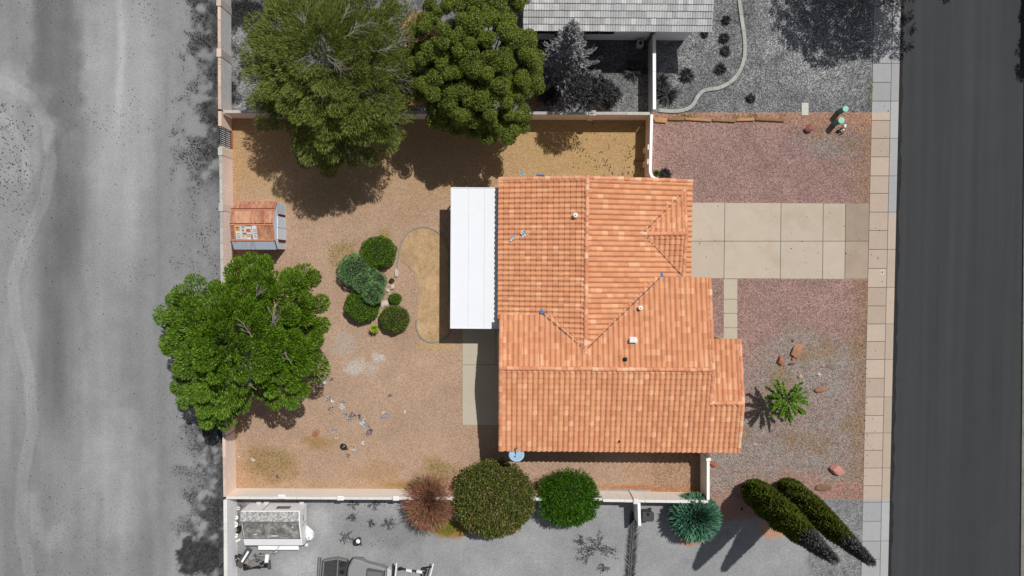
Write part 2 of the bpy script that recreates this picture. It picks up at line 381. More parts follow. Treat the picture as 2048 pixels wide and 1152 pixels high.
road = MB().add([P(CU(-260) - 4, -260, -0.12), P(2052, -260, -0.12), P(2038, 1400, -0.12), P(CU(1400) - 4, 1400, -0.12)], [(3, 2, 1, 0)]).build('road', m_road); road['kind'] = 'structure'
edge_l = [P(CU(y) - 3 + 1.2 * math.sin(y * .11) * random.random(), y, -.116) for y in range(-200, 1320, 12)]; edge_r = [P(CU(y) + 7 + 2.0 * random.uniform(-1, 1), y, -.116) for y in range(-200, 1320, 12)]; ne = len(edge_l)
re_ = MB().add(edge_l + edge_r, [(i, i + 1, ne + i + 1, ne + i) for i in range(ne - 1)]).build('road_edge', m_plain('tar_seam', alb(42, 42, 42), .9, .2, 2)); re_['kind'] = 'structure'
sh = MB().prism([gp(2040, 1400), gp(2330, 1400), gp(2330, -260), gp(2054, -260)], -0.3, -0.02).build('road_shoulder', m_plain('shoulder', alb(128, 126, 118), 0.95, 0.25, 1.5, (14, 0.2))); sh['kind'] = 'structure'

# sidewalk, one slab each, with the gutter beside it
Y225, Y998 = P(1750, 225).y, P(1750, 998).y
m_walk = m_zone('sidewalk_concrete', alb(186, 167, 150), alb(163, 162, 162), Y225, Y998)
m_gutt = m_zone('gutter_concrete', alb(186, 168, 150), alb(172, 171, 170), P(1790, 430).y, Y998)
swalk = tag(empty('sidewalk', P(1750, 576)), kind='structure')
ref = swalk.location
def slab_rel(poly, z0, z1, mat, name, parent, bev=0.012):
    off = parent.location if parent else Vector()
    return MB().prism([(p[0] - off.x, p[1] - off.y) for p in poly], z0, z1).build(name, mat, parent, bevel=bev)
JY = [-100, -62, -24, 13, 50, 88, 127, 165, 202.5, 241, 277, 314, 352, 387, 424.5, 461, 499, 537, 575, 612, 648, 683, 719, 756.5, 794, 831, 866, 900.5, 936, 971.5, 1004.5, 1042.5, 1082, 1118, 1155, 1192, 1230]
for a, c in zip(JY[:-1], JY[1:]):
    g0 = 0.5
    slab_rel([gp(SL(c) + .3, c - g0), gp(SL(c) + 37, c - g0), gp(SL(a) + 37, a + g0), gp(SL(a) + .3, a + g0)], -0.1, 0.03 + random.uniform(-.004, .004), m_walk, 'slab', swalk)
for a, c in zip(JY[0:-2:2], JY[2::2]):
    pr = [gp(SL(c) + 37.9, c - .3), gp(SL(c) + 54, c - .3), gp(SL(a) + 54, a + .3), gp(SL(a) + 37.9, a + .3)]
    slab_rel(pr, -0.13, 0.022, m_gutt, 'kerb', swalk, 0.02)
sb = MB().prism([gp(SL(1230), 1230), gp(SL(1230) + 53.6, 1230), gp(SL(-100) + 53.6, -100), gp(SL(-100), -100)], -0.12, -0.005)
sb.v = [(v[0] - ref.x, v[1] - ref.y, v[2]) for v in sb.v]; sb.build('bedding', m_plain('joint_dirt', alb(105, 96, 86), 0.95), swalk)

# driveway
m_drive = m_plain('driveway_concrete', alb(192, 178, 160), 0.9, 0.05, 0.9, (10, 0.045), objrand=0.025)
_nt = m_drive.node_tree; _b = _nt.nodes['Principled BSDF']; _src = _b.inputs['Base Color'].links[0].from_socket; _g = nd(_nt, 'ShaderNodeNewGeometry')
_mx = nd(_nt, 'ShaderNodeMix', data_type='RGBA'); _mx.inputs[7].default_value = (*alb(170, 150, 122), 1); _mr = nd(_nt, 'ShaderNodeMapRange'); _mr.inputs['From Min'].default_value = .52; _mr.inputs['From Max'].default_value = .75; _mr.inputs['To Max'].default_value = .55
_nt.links.new(noise(_nt, _g.outputs['Position'], .45, 5, .6), _mr.inputs['Value']); _nt.links.new(_mr.outputs[0], _mx.inputs['Factor']); _nt.links.new(_src, _mx.inputs[6])
_m2 = nd(_nt, 'ShaderNodeMix', data_type='RGBA'); _m2.inputs[7].default_value = (*alb(222, 214, 204), 1); _r2 = nd(_nt, 'ShaderNodeMapRange'); _r2.inputs['From Min'].default_value = .64; _r2.inputs['From Max'].default_value = .74; _r2.inputs['To Max'].default_value = .6
_nt.links.new(noise(_nt, _g.outputs['Position'], 1.1, 8, .7), _r2.inputs['Value']); _nt.links.new(_r2.outputs[0], _m2.inputs['Factor']); _nt.links.new(_mx.outputs[2], _m2.inputs[6]); _nt.links.new(_m2.outputs[2], _b.inputs['Base Color'])
m_apron = m_plain('apron_concrete', alb(166, 148, 130), 0.9, 0.12, 0.7, (10, 0.06), objrand=0.05)
drive = tag(empty('driveway', P(1560, 480)), kind='structure')
DX = [1370, 1449.5, 1562, 1646.5, 1691]
for i, (a, c) in enumerate(zip(DX[:-1], DX[1:])):
    for (t, bt) in ((405.5 + i * .6, 482), (483, 556.5 + i * .5)):
        sh_ = -0.012
        slab_rel([gp(a + .5 + (bt - 405) * sh_, bt), gp(c - .5 + (bt - 405) * sh_, bt), gp(c - .5 + (t - 405) * sh_, t), gp(a + .5 + (t - 405) * sh_, t)], -0.1, 0.025 + random.uniform(-.005, .005), m_drive, 'slab', drive)
for (t, bt) in ((407.5, 482), (483, 557.5)):
    slab_rel([gp(1691.5 - (bt - 405) * .012, bt), gp(SL(bt) - .6, bt), gp(SL(t) - .6, t), gp(1691.5 - (t - 405) * .012, t)], -0.1, 0.022, m_apron, 'apron_slab', drive)
off = drive.location
MB().prism([(p[0] - off.x, p[1] - off.y) for p in (gp(1375, 556), gp(SL(556) - 1, 556.5), gp(SL(408) - 1, 408.5), gp(1375, 406.5))], -0.12, 0.006).build('bedding', bpy.data.materials['joint_dirt'], drive)
pathw = tag(empty('path', P(1461, 620)), kind='structure')
m_path = m_plain('path_concrete', alb(190, 178, 158), 0.9, 0.05, 1.2, (10, 0.04), objrand=0.03)
for a, c in zip((558.5, 599, 627.5, 656), (598, 626.5, 655, 700)):
    slab_rel([gp(1447, c), gp(1474.5, c), gp(1474.5, a), gp(1447, a)], -0.1, 0.025, m_path, 'slab', pathw)
patio = tag(empty('patio', P(962, 700)), kind='structure')
m_patio = m_plain('patio_concrete', alb(190, 180, 160), 0.9, 0.05, 0.8, (9, 0.035))
for q in ((925, 640, 991, 729), (991.8, 640, 1040, 729), (925, 730.2, 1040, 850)):
    slab_rel([gp(q[0], q[3]), gp(q[2], q[3]), gp(q[2], q[1]), gp(q[0], q[1])], -0.1, 0.03, m_patio, 'slab', patio)
slab_rel([gp(912, 639), gp(1040, 639), gp(1040, 395), gp(912, 395)], -0.1, 0.03, m_patio, 'slab', patio)

# ------------------------------------------------------------------ walls of the lot
m_pink = m_plain('pink_stucco', (.80, .63, .52), 0.9, 0.06, 1.2, (12, 0.04)); m_pinkblock = m_plain('pink_block', (.82, .66, .57), 0.9, 0.06, 1.2, (14, 0.06), objrand=0.03)
m_cream = m_plain('cream_stucco', (.88, .80, .72), 0.9, 0.04, 1.2, (12, 0.03)); m_white = m_plain('white_paint', (.84, .83, .82), 0.8, 0.05, 1.5, (12, 0.03))
m_greyblock = m_plain('grey_block', (.52, .51, .50), 0.9, 0.08, 1.5, (14, 0.06)); m_capgrey = m_plain('grey_cap', alb(186, 180, 172), 0.9, 0.15, 3, (14, 0.05), objrand=0.06)
m_cappink = m_plain('pink_cap', alb(214, 190, 172), 0.9, 0.15, 3, (14, 0.05), objrand=0.08); m_capwhite = m_plain('white_cap', alb(226, 222, 216), 0.85, 0.08, 3, objrand=0.03)
m_rustbase = m_plain('rust_brick', alb(150, 86, 56), 0.95, 0.25, 6)
def wall(name, label, a, c, h, th, face, capm, capw=0.22, caph=0.06, capL=1.6, blocks=False, pil=(), pilm=None, cat='wall', ribs=None, z0=-0.1):
    """wall whose cap centre line runs between two picture points taken at height h"""
    A, B = P(a[0], a[1], h), P(c[0], c[1], h); A.z = B.z = 0; d = B - A; L = d.length; rz = math.atan2(d.y, d.x)
    e = empty(name, A, rz, label, cat); t = h - caph
    if blocks:
        MB().box((L / 2, 0, (t + z0) / 2), (L, th - 0.03, t - z0)).build('core', m_capgrey if blocks == 'grey' else face, e)
        mb = MB(); k = 0; bl, bh = 0.4, 0.2; z = 0.0
        while z < t - 0.02:
            x = -(bl / 2 if k % 2 else 0); hh = min(bh, t - z)
            while x < L:
                x0, x1 = max(x, 0), min(x + bl, L)
                if x1 - x0 > .04: mb.box(((x0 + x1) / 2, random.uniform(-.002, .002), z + hh / 2), (x1 - x0 - .016, th, hh - .014))
                x += bl
            z += bh; k += 1
        o = mb.build('block_face', face, e); o['kind'] = 'stuff'
    else:
        n = max(1, round(L / (ribs or 2.4))); w = L / n
        for i in range(n):
            MB().box(((i + .5) * w, 0, (t + z0) / 2), (w - (0.012 if n > 1 else 0), th, t - z0)).build('wall_panel', face, e)
        if n > 1: MB().box((L / 2, 0, (t - .01 + z0) / 2), (L, th - .03, t - .01 - z0)).build('core', face, e)
    n = max(1, round(L / capL)); w = L / n
    for i in range(n):
        MB().box(((i + .5) * w, random.uniform(-.004, .004), t + caph / 2), (w - .012, capw, caph)).build('cap_block', capm, e, bevel=.008)
    for f, pw, po, ph in pil:
        MB().box((f * L, 0, (h + ph + z0) / 2), (pw, th + po, h + ph - z0)).build('pilaster', pilm or face, e)
        MB().box((f * L, 0, h + ph + .03), (pw + .06, max(th + po, capw) + .06, .06)).build('pilaster_cap', capm, e, bevel=.01)
    return e
wall('block_wall', 'grey block wall beside the dirt lot, north of the tan walled yard', (437.5, -140), (439, 218), 1.9, 0.2, m_greyblock, m_cappink, 0.205, blocks='grey', pil=((.40, .5, .06, .02), (.685, .5, .06, .02)), pilm=m_capgrey)
wall('rear_wall', 'short smooth pink wall corner above the barred gate', (439.5, 222), (439.8, 252), 1.9, 0.2, m_pink, m_cappink, 0.24)
wall('rear_wall', 'long pink block wall between the backyard and the dirt lot, behind the shed', (441, 291), (447.5, 872), 1.9, 0.2, m_pinkblock, m_capgrey, 0.205, capL=1.1, blocks='pink', pil=((.02, .5, .06, .0), (.21, .5, .05, .0), (.62, .5, .05, .0), (.97, .5, .05, .0)), pilm=m_pink)
wall('rear_wall', 'pink ribbed wall section at the bottom left corner of the backyard', (447.5, 874), (449.5, 994), 1.9, 0.2, m_pinkblock, m_cappink, 0.2, blocks='pink')
wall('white_wall', 'white wall running down behind the camper trailer at the dirt lot', (450.5, 1000), (452.5, 1330), 1.9, 0.2, m_white, m_capwhite, 0.26)
wall('north_wall', 'tan wall with grey cap behind the backyard, under the pine trees', (446, 223), (1300, 227), 1.9, 0.18, m_pink, m_capgrey, 0.2, pil=((.865, .4, .12, .04),), ribs=6)
wall('grey_wall', 'grey white topped wall beside the house with the grey roof', (1308.5, 66), (1309, 219), 1.9, 0.16, m_greyblock, m_white, 0.22, capL=3)
wall('south_wall', 'long cream wall with white cap at the bottom of the backyard', (452, 995.5), (1205, 999), 1.9, 0.16, m_cream, m_capwhite, 0.19, ribs=8)
wall('south_wall', 'cream panelled wall below the house between the green bush and the spiky plant', (1206, 1001), (1417, 1004), 1.9, 0.16, m_cream, m_capwhite, 0.2, ribs=.6, pil=((.31, .28, .16, .06),), pilm=m_white)
wall('side_wall', 'short cream wall joining the right end of the house to the bottom wall', (1416.5, 902), (1416.5, 1000), 1.9, 0.14, m_cream, m_cream, 0.2, pil=((.16, .2, .12, .03),))
wall('white_wall', 'short white wall stub beside the dark bin', (1278, 1006), (1279.5, 1052), 1.9, 0.16, m_white, m_white, 0.2)
# east wall beside the front gravel, with sun glints painted as white bars and a cap that sweeps towards the house
h = 1.9; A = P(1303.5, 229, h); B = P(1300.5, 340, h); pts = [A, P(1302, 288, h), B, P(1301.3, 346, h), P(1303.8, 352, h), P(1308, 356, h), P(1315, 358.5, h), P(1330, 361, h)]
e = empty('side_wall', (A.x, A.y, 0), 0, 'tan wall with sun glints painted as white bars and a curved white cap beside the pink gravel', 'wall')
rel = [Vector((p.x - A.x, p.y - A.y, 0)) for p in pts]
def sweep(path, w, z0, z1):
    mb = MB(); k = len(path); L_, R_ = [], []
    for i, p in enumerate(path):
        d = (path[min(i + 1, k - 1)] - path[max(i - 1, 0)]).normalized(); n = Vector((-d.y, d.x, 0)) * w / 2; L_.append(p + n); R_.append(p - n)
    vs = []
    for i in range(k): vs += [(*L_[i].xy, z0), (*R_[i].xy, z0), (*R_[i].xy, z1), (*L_[i].xy, z1)]
    fs = [(3, 2, 1, 0), tuple(4 * (k - 1) + j for j in range(4))]
    for i in range(k - 1):
        for j in range(4): fs.append((4 * i + j, 4 * i + (j + 1) % 4, 4 * i + 4 + (j + 1) % 4, 4 * i + 4 + j))
    return mb.add(vs, fs)
sweep(rel, 0.14, -0.1, 1.85).build('wall_panel', m_pink, e); sweep(rel, 0.19, 1.85, 1.92).build('cap', m_white, e)
wdir = (rel[2] - rel[0]).normalized(); wn_ = Vector((wdir.y, -wdir.x, 0)); wn_ = wn_ if wn_.x < 0 else -wn_
for t0, t1 in ((.20, .24), (.27, .34), (.37, .55), (.62, .68), (.69, .81), (.88, 1.02)):
    q = rel[0].lerp(rel[2], (t0 + t1) / 2) + wn_ * .075
    MB().box((q.x, q.y, 0.75), (0.03, (rel[2] - rel[0]).length * (t1 - t0), 0.12), math.atan2(wdir.y, wdir.x) - math.pi / 2).build('sun_glint_bar', m_white, e)  # white bars painted on the face as sun glinting through gaps
for t0 in (.585, .845):
    q = rel[0].lerp(rel[2], t0) + wn_ * .11
    MB().box((q.x, q.y, .92), (0.2, 0.35, 1.86), math.atan2(wdir.y, wdir.x) - math.pi / 2).build('pilaster', m_pink, e)
# barred gate in the rear wall
m_dark = m_plain('dark_metal', (0.03, 0.028, 0.027), 0.6, 0.2); m_whmetal = m_plain('white_metal', (0.7, 0.7, 0.7), 0.5, 0.05)
A, B = P(441, 253, 1.8), P(441.5, 290, 1.8)
e = empty('yard_gate', (A.x, A.y, 0), math.atan2(B.y - A.y, B.x - A.x), 'narrow barred metal gate set in the rear wall at the top left corner', 'gate'); L = (B - A).xy.length
for i in range(9): MB().box(((i + .5) * L / 9, 0.0, 0.95), (0.05, 0.04, 1.7)).build('bar', m_whmetal, e)
for z in (.1, 1.0, 1.8): MB().box((L / 2, 0.03, z), (L, 0.03, 0.05)).build('rail', m_dark, e)
MB().box((L / 2, 0, -.03), (L, .3, .08)).build('sill', m_rustbase, e)
# little white light boxes on the bottom wall
for (x, y, w_), lb in zip(((563.5, 993, 15), (681, 996, 13.5), (792, 996.5, 12.5)), ('above the camper trailer', 'midway along the plain stretch of wall', 'beside the reddish bush')):
    q = P(x, y, 1.95); e = empty('wall_light', (q.x, q.y, 1.9), 0, 'white box light on the bottom wall, ' + lb, 'light', 'white box lights along the bottom wall')
    MB().box((0, 0, .07), (w_ / M * .95, .3, .12)).build('housing', m_white, e, bevel=.015); MB().box((0, .0, .15), (w_ / M * .8, .2, .03)).build('lid', m_whmetal, e)

# ------------------------------------------------------------------ S-tile template and tile laying
def tile_template(w, L, rise, ribs=1, lip=0.022):
    xs, zs = [], []
    if ribs == 1:
        for t in np.linspace(0, 1, 7): xs.append(-w / 2 + t * w * .80); zs.append(rise * math.sin(math.pi * t))
        xs.append(w / 2 + .01); zs.append(-.016)
    else:
        for k in range(2):
            for t in np.linspace(0, 1, 5)[:-1]: xs.append(-w / 2 + (k + t * .8) * w / 2); zs.append(rise * math.sin(math.pi * t))
        xs.append(w / 2); zs.append(0)
    n = len(xs); vs = []; fs = []
    for (y, dz) in ((-.004, -.006), (0, .064), (L, .0)):
        for x, z in zip(xs, zs): vs.append((x, y, z + dz))
    for r in range(2):
        for i in range(n - 1): fs.append((r * n + i, r * n + i + 1, (r + 1) * n + i + 1, (r + 1) * n + i))
    return np.array(vs), np.array(fs)
class TileRoof:
    """lays tiles on planes; afterwards the nearest become objects, the rest one joined mesh"""
    def __init__(s, root, tmpl, mat, w, exp): s.root, s.t, s.mat, s.w, s.exp, s.items = root, tmpl, mat, w, exp, []
    def lay(s, org, cdir, sdir, nrm, c0, c1, s0, s1, pred, lift=0.015):
        """org: a point on the plane; cdir across; sdir up the slope; courses start at s0 (eave)"""
        nc = max(1, round((c1 - c0) / s.w)); w = (c1 - c0) / nc; ns = int((s1 - s0) / s.exp) + 2
        for j in range(ns):
            for i in range(nc):
                cc = c0 + (i + .5) * w; ss = s0 + j * s.exp
                if ss > s1: continue
                p = org + cdir * cc + sdir * (ss + s.exp * .5)
                if not pred(p.x, p.y): continue
                Lc = min(1.0, (s1 - ss) / (s.exp * 1.0)) if s1 - ss < s.exp else 1.0
                if Lc < .15: continue
                jit = Matrix.Rotation(random.gauss(0, .006), 3, 'Z')
                mt = (Matrix((cdir * (w / s.w), sdir * Lc, nrm)).transposed() @ jit).to_4x4()
                mt.translation = org + cdir * (cc + random.gauss(0, .004)) + sdir * (ss + random.gauss(0, .006)) + nrm * (lift + random.uniform(0, .006))
                s.items.append(mt)
    def finish(s, parent, name='roof_tile', limit=300, key=None):
        me = bpy.data.meshes.new(name); me.from_pydata([tuple(v) for v in s.t[0]], [], [tuple(int(i) for i in f) for f in s.t[1]]); me.materials.append(s.mat)
        me.polygons.foreach_set('use_smooth', [False] * len(me.polygons))
        W = s.root.matrix_world.copy() if s.root else Matrix()
        W = Matrix.Translation(s.root.location) @ s.root.rotation_euler.to_matrix().to_4x4()
        key = key or (lambda q: (q - Vector((0, 0, H))).length)
        it = sorted(s.items, key=lambda m_: key(W @ m_.translation))
        for m_ in it[:limit]:
            o = bpy.data.objects.new(name, me); COL.objects.link(o); o.parent = parent; o.matrix_basis = m_
        rest = it[limit:]
        if rest:
            tv = np.concatenate([s.t[0], np.ones((len(s.t[0]), 1))], 1); n = len(tv)
            V = np.concatenate([(tv @ np.array(m_).T)[:, :3] for m_ in rest]); Fq = np.concatenate([s.t[1] + k * n for k in range(len(rest))])
            o = np_mesh(name + 's', V, Fq, s.mat, parent, False); o['kind'] = 'stuff'

# ------------------------------------------------------------------ the tiled house
PHI = R(-0.42)
O_ = P(1160, 560); HX = Vector((math.cos(PHI), math.sin(PHI))); HY = Vector((-math.sin(PHI), math.cos(PHI)))
house = empty('house', (O_.x, O_.y, 0), PHI, 'single storey house with an orange clay tile roof in the middle of the lot', 'house')
def loc_ray(px, py):
    d = Vector(ray(px, py)); o = Vector((0 - O_.x, 0 - O_.y, H))
    return Vector((o.xy.dot(HX), o.xy.dot(HY), H)), Vector((d.xy.dot(HX), d.xy.dot(HY), d.z))
def LP(px, py, z):
    o, d = loc_ray(px, py); t = (z - o.z) / d.z; return o + d * t
def LH(px, py, zf):
    """picture ray meets the height field zf(u, v) (a plane)"""
    z = 3.5
    for _ in range(40):
        p = LP(px, py, z); z = zf(p.x, p.y)
    return LP(px, py, z)
K = 0.225
zA = 4.8; uR = (LP(1174, 356, zA).x + LP(1171, 690, zA).x) / 2
zAw = lambda u, v: zA + K * (u - uR)
zAe = lambda u, v: zA - K * (u - uR)
uW = LH(997, 500, zAw).x; uE = LH(1382, 480, zAe).x; vN = (LP(1174, 353, zA).y + LH(1010, 361, zAw).y) / 2
v7 = LP(1171, 700, zA).y; zB = 5.2
for _ in range(20):
    vB = LP(1210, 738, zB).y; zB = zA + K * (v7 - vB)
zBn = lambda u, v: zB - K * (v - vB)
zBs = lambda u, v: zB + K * (v - vB)
vEw = LH(1040, 629, zBn).y; vEe = LH(1365, 555, zBn).y; uBw = LH(1002, 680, zBn).x; uBe = (LH(1431, 736, zBn).x + LH(1413, 560, zBn).x) / 2
vS = LH(1200, 902, zBs).y; q = LH(1450, 806, zBs); zC, vC = q.z, q.y
zCn = lambda u, v: zC - K * (v - vC)
vCn = LH(1460, 678, zCn).y; uCe = (LH(1484, 802, zBs).x + LH(1480, 684, zCn).x) / 2
q = LH(1285, 467, zAe); zD, uD0, vD = q.z, q.x, q.y
zDn = lambda u, v: zD - K * (v - vD)
zDs = lambda u, v: zD + K * (v - vD)
uDe = (LP(1375, 466, zD).x + LH(1365, 387, zDn).x) / 2
cp = 1 / math.sqrt(1 + K * K); X3, Y3 = Vector((1, 0, 0)), Vector((0, 1, 0))
n_of = {'w': Vector((-K, 0, 1)) * cp, 'e': Vector((K, 0, 1)) * cp, 'n': Vector((0, K, 1)) * cp, 's': Vector((0, -K, 1)) * cp}
s_of = {'w': Vector((1, 0, K)) * cp, 'e': Vector((-1, 0, K)) * cp, 'n': Vector((0, -1, K)) * cp, 's': Vector((0, 1, K)) * cp}
c_of = {'w': Vector((0, -1, 0)), 'e': Vector((0, 1, 0)), 'n': Vector((-1, 0, 0)), 's': Vector((1, 0, 0))}
m_clay = m_tile('clay_tile', [(0, alb(212, 146, 107)), (.16, alb(221, 156, 115)), (.42, alb(225, 160, 119)), (.68, alb(218, 151, 110)), (.86, alb(230, 168, 126)), (.96, alb(236, 180, 140))])
m_clayridge = m_tile('clay_ridge', [(0, alb(212, 142, 106)), (.3, alb(224, 158, 120)), (.6, alb(232, 172, 134)), (.8, alb(216, 146, 108)), (.9, alb(238, 190, 154))])
TW, TE = 0.345, 0.372
deckm = m_plain('roof_felt', (0.06, 0.04, 0.03), 0.95)
# the deck under the tiles
db = MB()
def slope_deck(poly, zf, t=0.14):
    n = len(poly); vs = [(u, v, zf(u, v) - .012) for u, v in poly] + [(u, v, zf(u, v) - t) for u, v in poly]
    db.add(vs, [tuple(range(n)), tuple(range(2 * n - 1, n - 1, -1))] + [((i + 1) % n, i, n + i, n + (i + 1) % n) for i in range(n)])
slope_deck([(uW + .06, v7), (uR, v7), (uR, vN - .03), (uW + .06, vN - .03)], zAw); slope_deck([(uR, v7), (uE - .06, v7), (uE - .06, vN - .03), (uR, vN - .03)], zAe)
slope_deck([(uBw + .03, vB), (uBe - .03, vB), (uBe - .03, vEe - .05), (uR, vEe - .05), (uR, vEw - .05), (uBw + .03, vEw - .05)], zBn)
slope_deck([(uBw + .03, vS + .05), (uCe - .03, vS + .05), (uCe - .03, vC), (uBe - .03, vC), (uBe - .03, vB), (uBw + .03, vB)], zBs)
slope_deck([(uBe - .6, vC), (uCe - .03, vC), (uCe - .03, vCn - .05), (uBe - .6, vCn - .05)], zCn)
dl = (zD - zAe(uDe, 0)) / K
slope_deck([(uD0, vD), (uDe - .03, vD), (uDe - .03, vD + dl)], zDn); slope_deck([(uD0, vD), (uDe - .03, vD - dl), (uDe - .03, vD)], zDs)
roof = db.build('roof', deckm, house)
# gable walls under the roofs
m_stucco = m_plain('house_stucco', alb(214, 196, 170), 0.9, 0.05, 1.2, (12, .04)); hw = MB()
def gable_v(u0, ur, u1, za, zb, zc, v0, v1):
    po = [(u0, -.1), (u1, -.1), (u1, zc), (ur, zb), (u0, za)]; n = 5; vs = [(u, v0, z) for u, z in po] + [(u, v1, z) for u, z in po]
    hw.add(vs, [tuple(range(n)), tuple(range(2 * n - 1, n - 1, -1))] + [((i + 1) % n, i, n + i, n + (i + 1) % n) for i in range(n)])
def gable_u(v0, vr, v1, za, zb, zc, u0, u1):
    po = [(v0, -.1), (v1, -.1), (v1, zc), (vr, zb), (v0, za)]; n = 5; vs = [(u0, v, z) for v, z in po] + [(u1, v, z) for v, z in po]
    hw.add(vs, [tuple(range(n)), tuple(range(2 * n - 1, n - 1, -1))] + [((i + 1) % n, i, n + i, n + (i + 1) % n) for i in range(n)])
T = .17
gable_v(uW + .5, uR, uE - .55, zAw(uW + .5, 0) - T, zA - T, zAe(uE - .55, 0) - T, vEw - 1.5, vN - .4)
gable_u(vS + .55, vB, vEe - .45, zBs(0, vS + .55) - T, zB - T, zBn(0, vEe - .45) - T, uR + .5, uBe - .4)
gable_u(vS + .55, vB, vEw - .4, zBs(0, vS + .55) - T, zB - T, zBn(0, vEw - .4) - T, uBw + .4, uR + .5)
gable_u(vS + .55, vC, vC + 1.2, zBs(0, vS + .55) - T, zC - T, zCn(0, vC + 1.2) - T, uBe - .4, uCe - .4)
hw.build('wall', m_stucco, house)
MB().bar((uCe - .55, vCn - .3, 0), (uCe - .55, vCn - .3, zCn(0, vCn - .3) - .15), .25, .25).build('porch_post', m_stucco, house)
m_gar = m_plain('garage_door', alb(220, 210, 195), .6, .04); MB().box((uE - .53, (vEe + vN) / 2 + .3, 1.05), (.05, 4.6, 2.1)).build('garage_door', m_gar, house)
# tiles
TR = TileRoof(house, tile_template(TW, .42, .092), m_clay, TW, TE)
def lay(side, zf, org_uv, c0, c1, smax, pred):
    org = Vector((org_uv[0], org_uv[1], zf(*org_uv))); TR.lay(org, c_of[side], s_of[side], n_of[side], c0, c1, 0, smax, pred)
e_ = .12
def pr_w(u, v):
    zb = zBn(u, v)
    return v >= vEw - .5 or zAw(u, v) >= zb - e_
def pr_e(u, v):
    if u < uDe + .12 and abs(v - vD) < dl + .5:
        zd = zD - K * abs(v - vD)
        if u > uD0 and zd > zAe(u, v) + .10: return False
    return v >= vEe - .45 or zAe(u, v) >= zBn(u, v) - e_
lay('w', zAw, (uW, vN), 0, vN - v7 + .4, (uR - uW) / cp, pr_w)
lay('e', zAe, (uE, v7), 0 - .4, vN - v7, (uE - uR) / cp, pr_e)
lay('n', zBn, (uBe, vEe), 0, uBe - uBw, (vEe - vB) / cp, lambda u, v: (zBn(u, v) >= zAe(u, v) - e_) if u > uR else (v <= vEw and zBn(u, v) >= zAw(u, v) - e_))
lay('s', zBs, (uBw, vS), 0, uBe - uBw, (vB - vS) / cp, lambda u, v: True)
lay('s', zBs, (uBe, vS), 0, uCe - uBe, (vC - vS) / cp, lambda u, v: True)
lay('n', zCn, (uCe, vCn), 0, uCe - uBe + .35, (vCn - vC) / cp, lambda u, v: True)
lay('n', zDn, (uDe, vD + dl), 0, uDe - uD0 + .3, dl / cp, lambda u, v: zDn(u, v) >= zAe(u, v) - e_)
lay('s', zDs, (uD0 - .3, vD - dl), 0, uDe - uD0 + .3, dl / cp, lambda u, v: zDs(u, v) >= zAe(u, v) - e_)
TR.finish(roof)
# ridge and rake tiles
def barrel(L, r0=.155, r1=.13, n=6):
    vs, fs = [], []
    for y, r in ((0, r0), (L, r1)):
        for j in range(n + 1):
            t = math.pi * (j / n * 1.1 - .05); vs.append((r * math.cos(t), y, r * math.sin(t) * .95))
    for j in range(n): fs.append((j, j + 1, n + 1 + j + 1, n + 1 + j))
    fs.append(tuple(range(n, -1, -1)))
    me = bpy.data.meshes.new('ridge_tile'); me.from_pydata(vs, [], fs); me.materials.append(m_clayridge)
    me.polygons.foreach_set('use_smooth', [False] * (n + 1)); return me
RM = barrel(.44)
def ridge_run(p, q, pitch=.40, lift=.055, name='ridge_tile', up=Vector((0, 0, 1))):
    p, q = Vector(p), Vector(q); d = q - p; n = max(1, round(d.length / pitch)); d.normalize(); st = (q - p).length / n
    x = d.cross(up).normalized(); z = x.cross(d)
    for i in range(n):
        o = bpy.data.objects.new(name, RM); COL.objects.link(o); o.parent = roof
        m_ = Matrix((x, d * (st + .04) / .44, z)).transposed().to_4x4(); m_.translation = p + d * (i * st) + z * (lift + (.012 if i % 2 else 0) + random.uniform(-.006, .006)) + x * random.gauss(0, .010)
        o.matrix_basis = m_ @ Matrix.Rotation(random.gauss(0, .025), 4, 'Z')
ridge_run((uR, v7 - .1, zA), (uR, vN, zA)); ridge_run((uBw, vB, zB), (uBe + .05, vB, zB)); ridge_run((uBe - .1, vC, zC), (uCe, vC, zC)); ridge_run((uD0 - .1, vD, zD), (uDe, vD, zD))
L3 = lambda u, v, zf: (u, v, zf(u, v))
ridge_run(L3(uW, vN, zAw), (uR, vN, zA), lift=.05); ridge_run(L3(uE, vN, zAe), (uR, vN, zA), lift=.05)
ridge_run(L3(uBw, vEw, zBn), (uBw, vB, zB), lift=.04); ridge_run(L3(uBw, vS, zBs), (uBw, vB, zB), lift=.04)
ridge_run(L3(uBe, vEe, zBn), (uBe, vB, zB), lift=.05); ridge_run(L3(uBe, vC, zBs), (uBe, vB, zB), lift=.05)
ridge_run(L3(uCe, vS, zBs), (uCe, vC, zC), lift=.05); ridge_run(L3(uCe, vCn, zCn), (uCe, vC, zC), lift=.05)
ridge_run(L3(uDe, vD + dl, zDn), (uDe, vD, zD), lift=.04); ridge_run(L3(uDe, vD - dl, zDs), (uDe, vD, zD), lift=.04)
m_pale = m_plain('pale_mortar', alb(232, 205, 182), .9, .1)
for c, r in (((uR, vN + .04, zA + .06), .17), ((uR, v7 - .12, zA + .06), .16), ((uD0 - .12, vD, zD + .06), .13), ((uDe, vD + dl + .02, zDn(0, vD + dl) + .08), .10)):
    mb = MB(); mb.lathe([(r * .6, -.08), (r, -.03), (r * .95, .04), (r * .6, .09), (r * .1, .11)], c, 12); mb.build('ridge_end', m_clayridge if c[1] > vN else m_pale, roof, True)
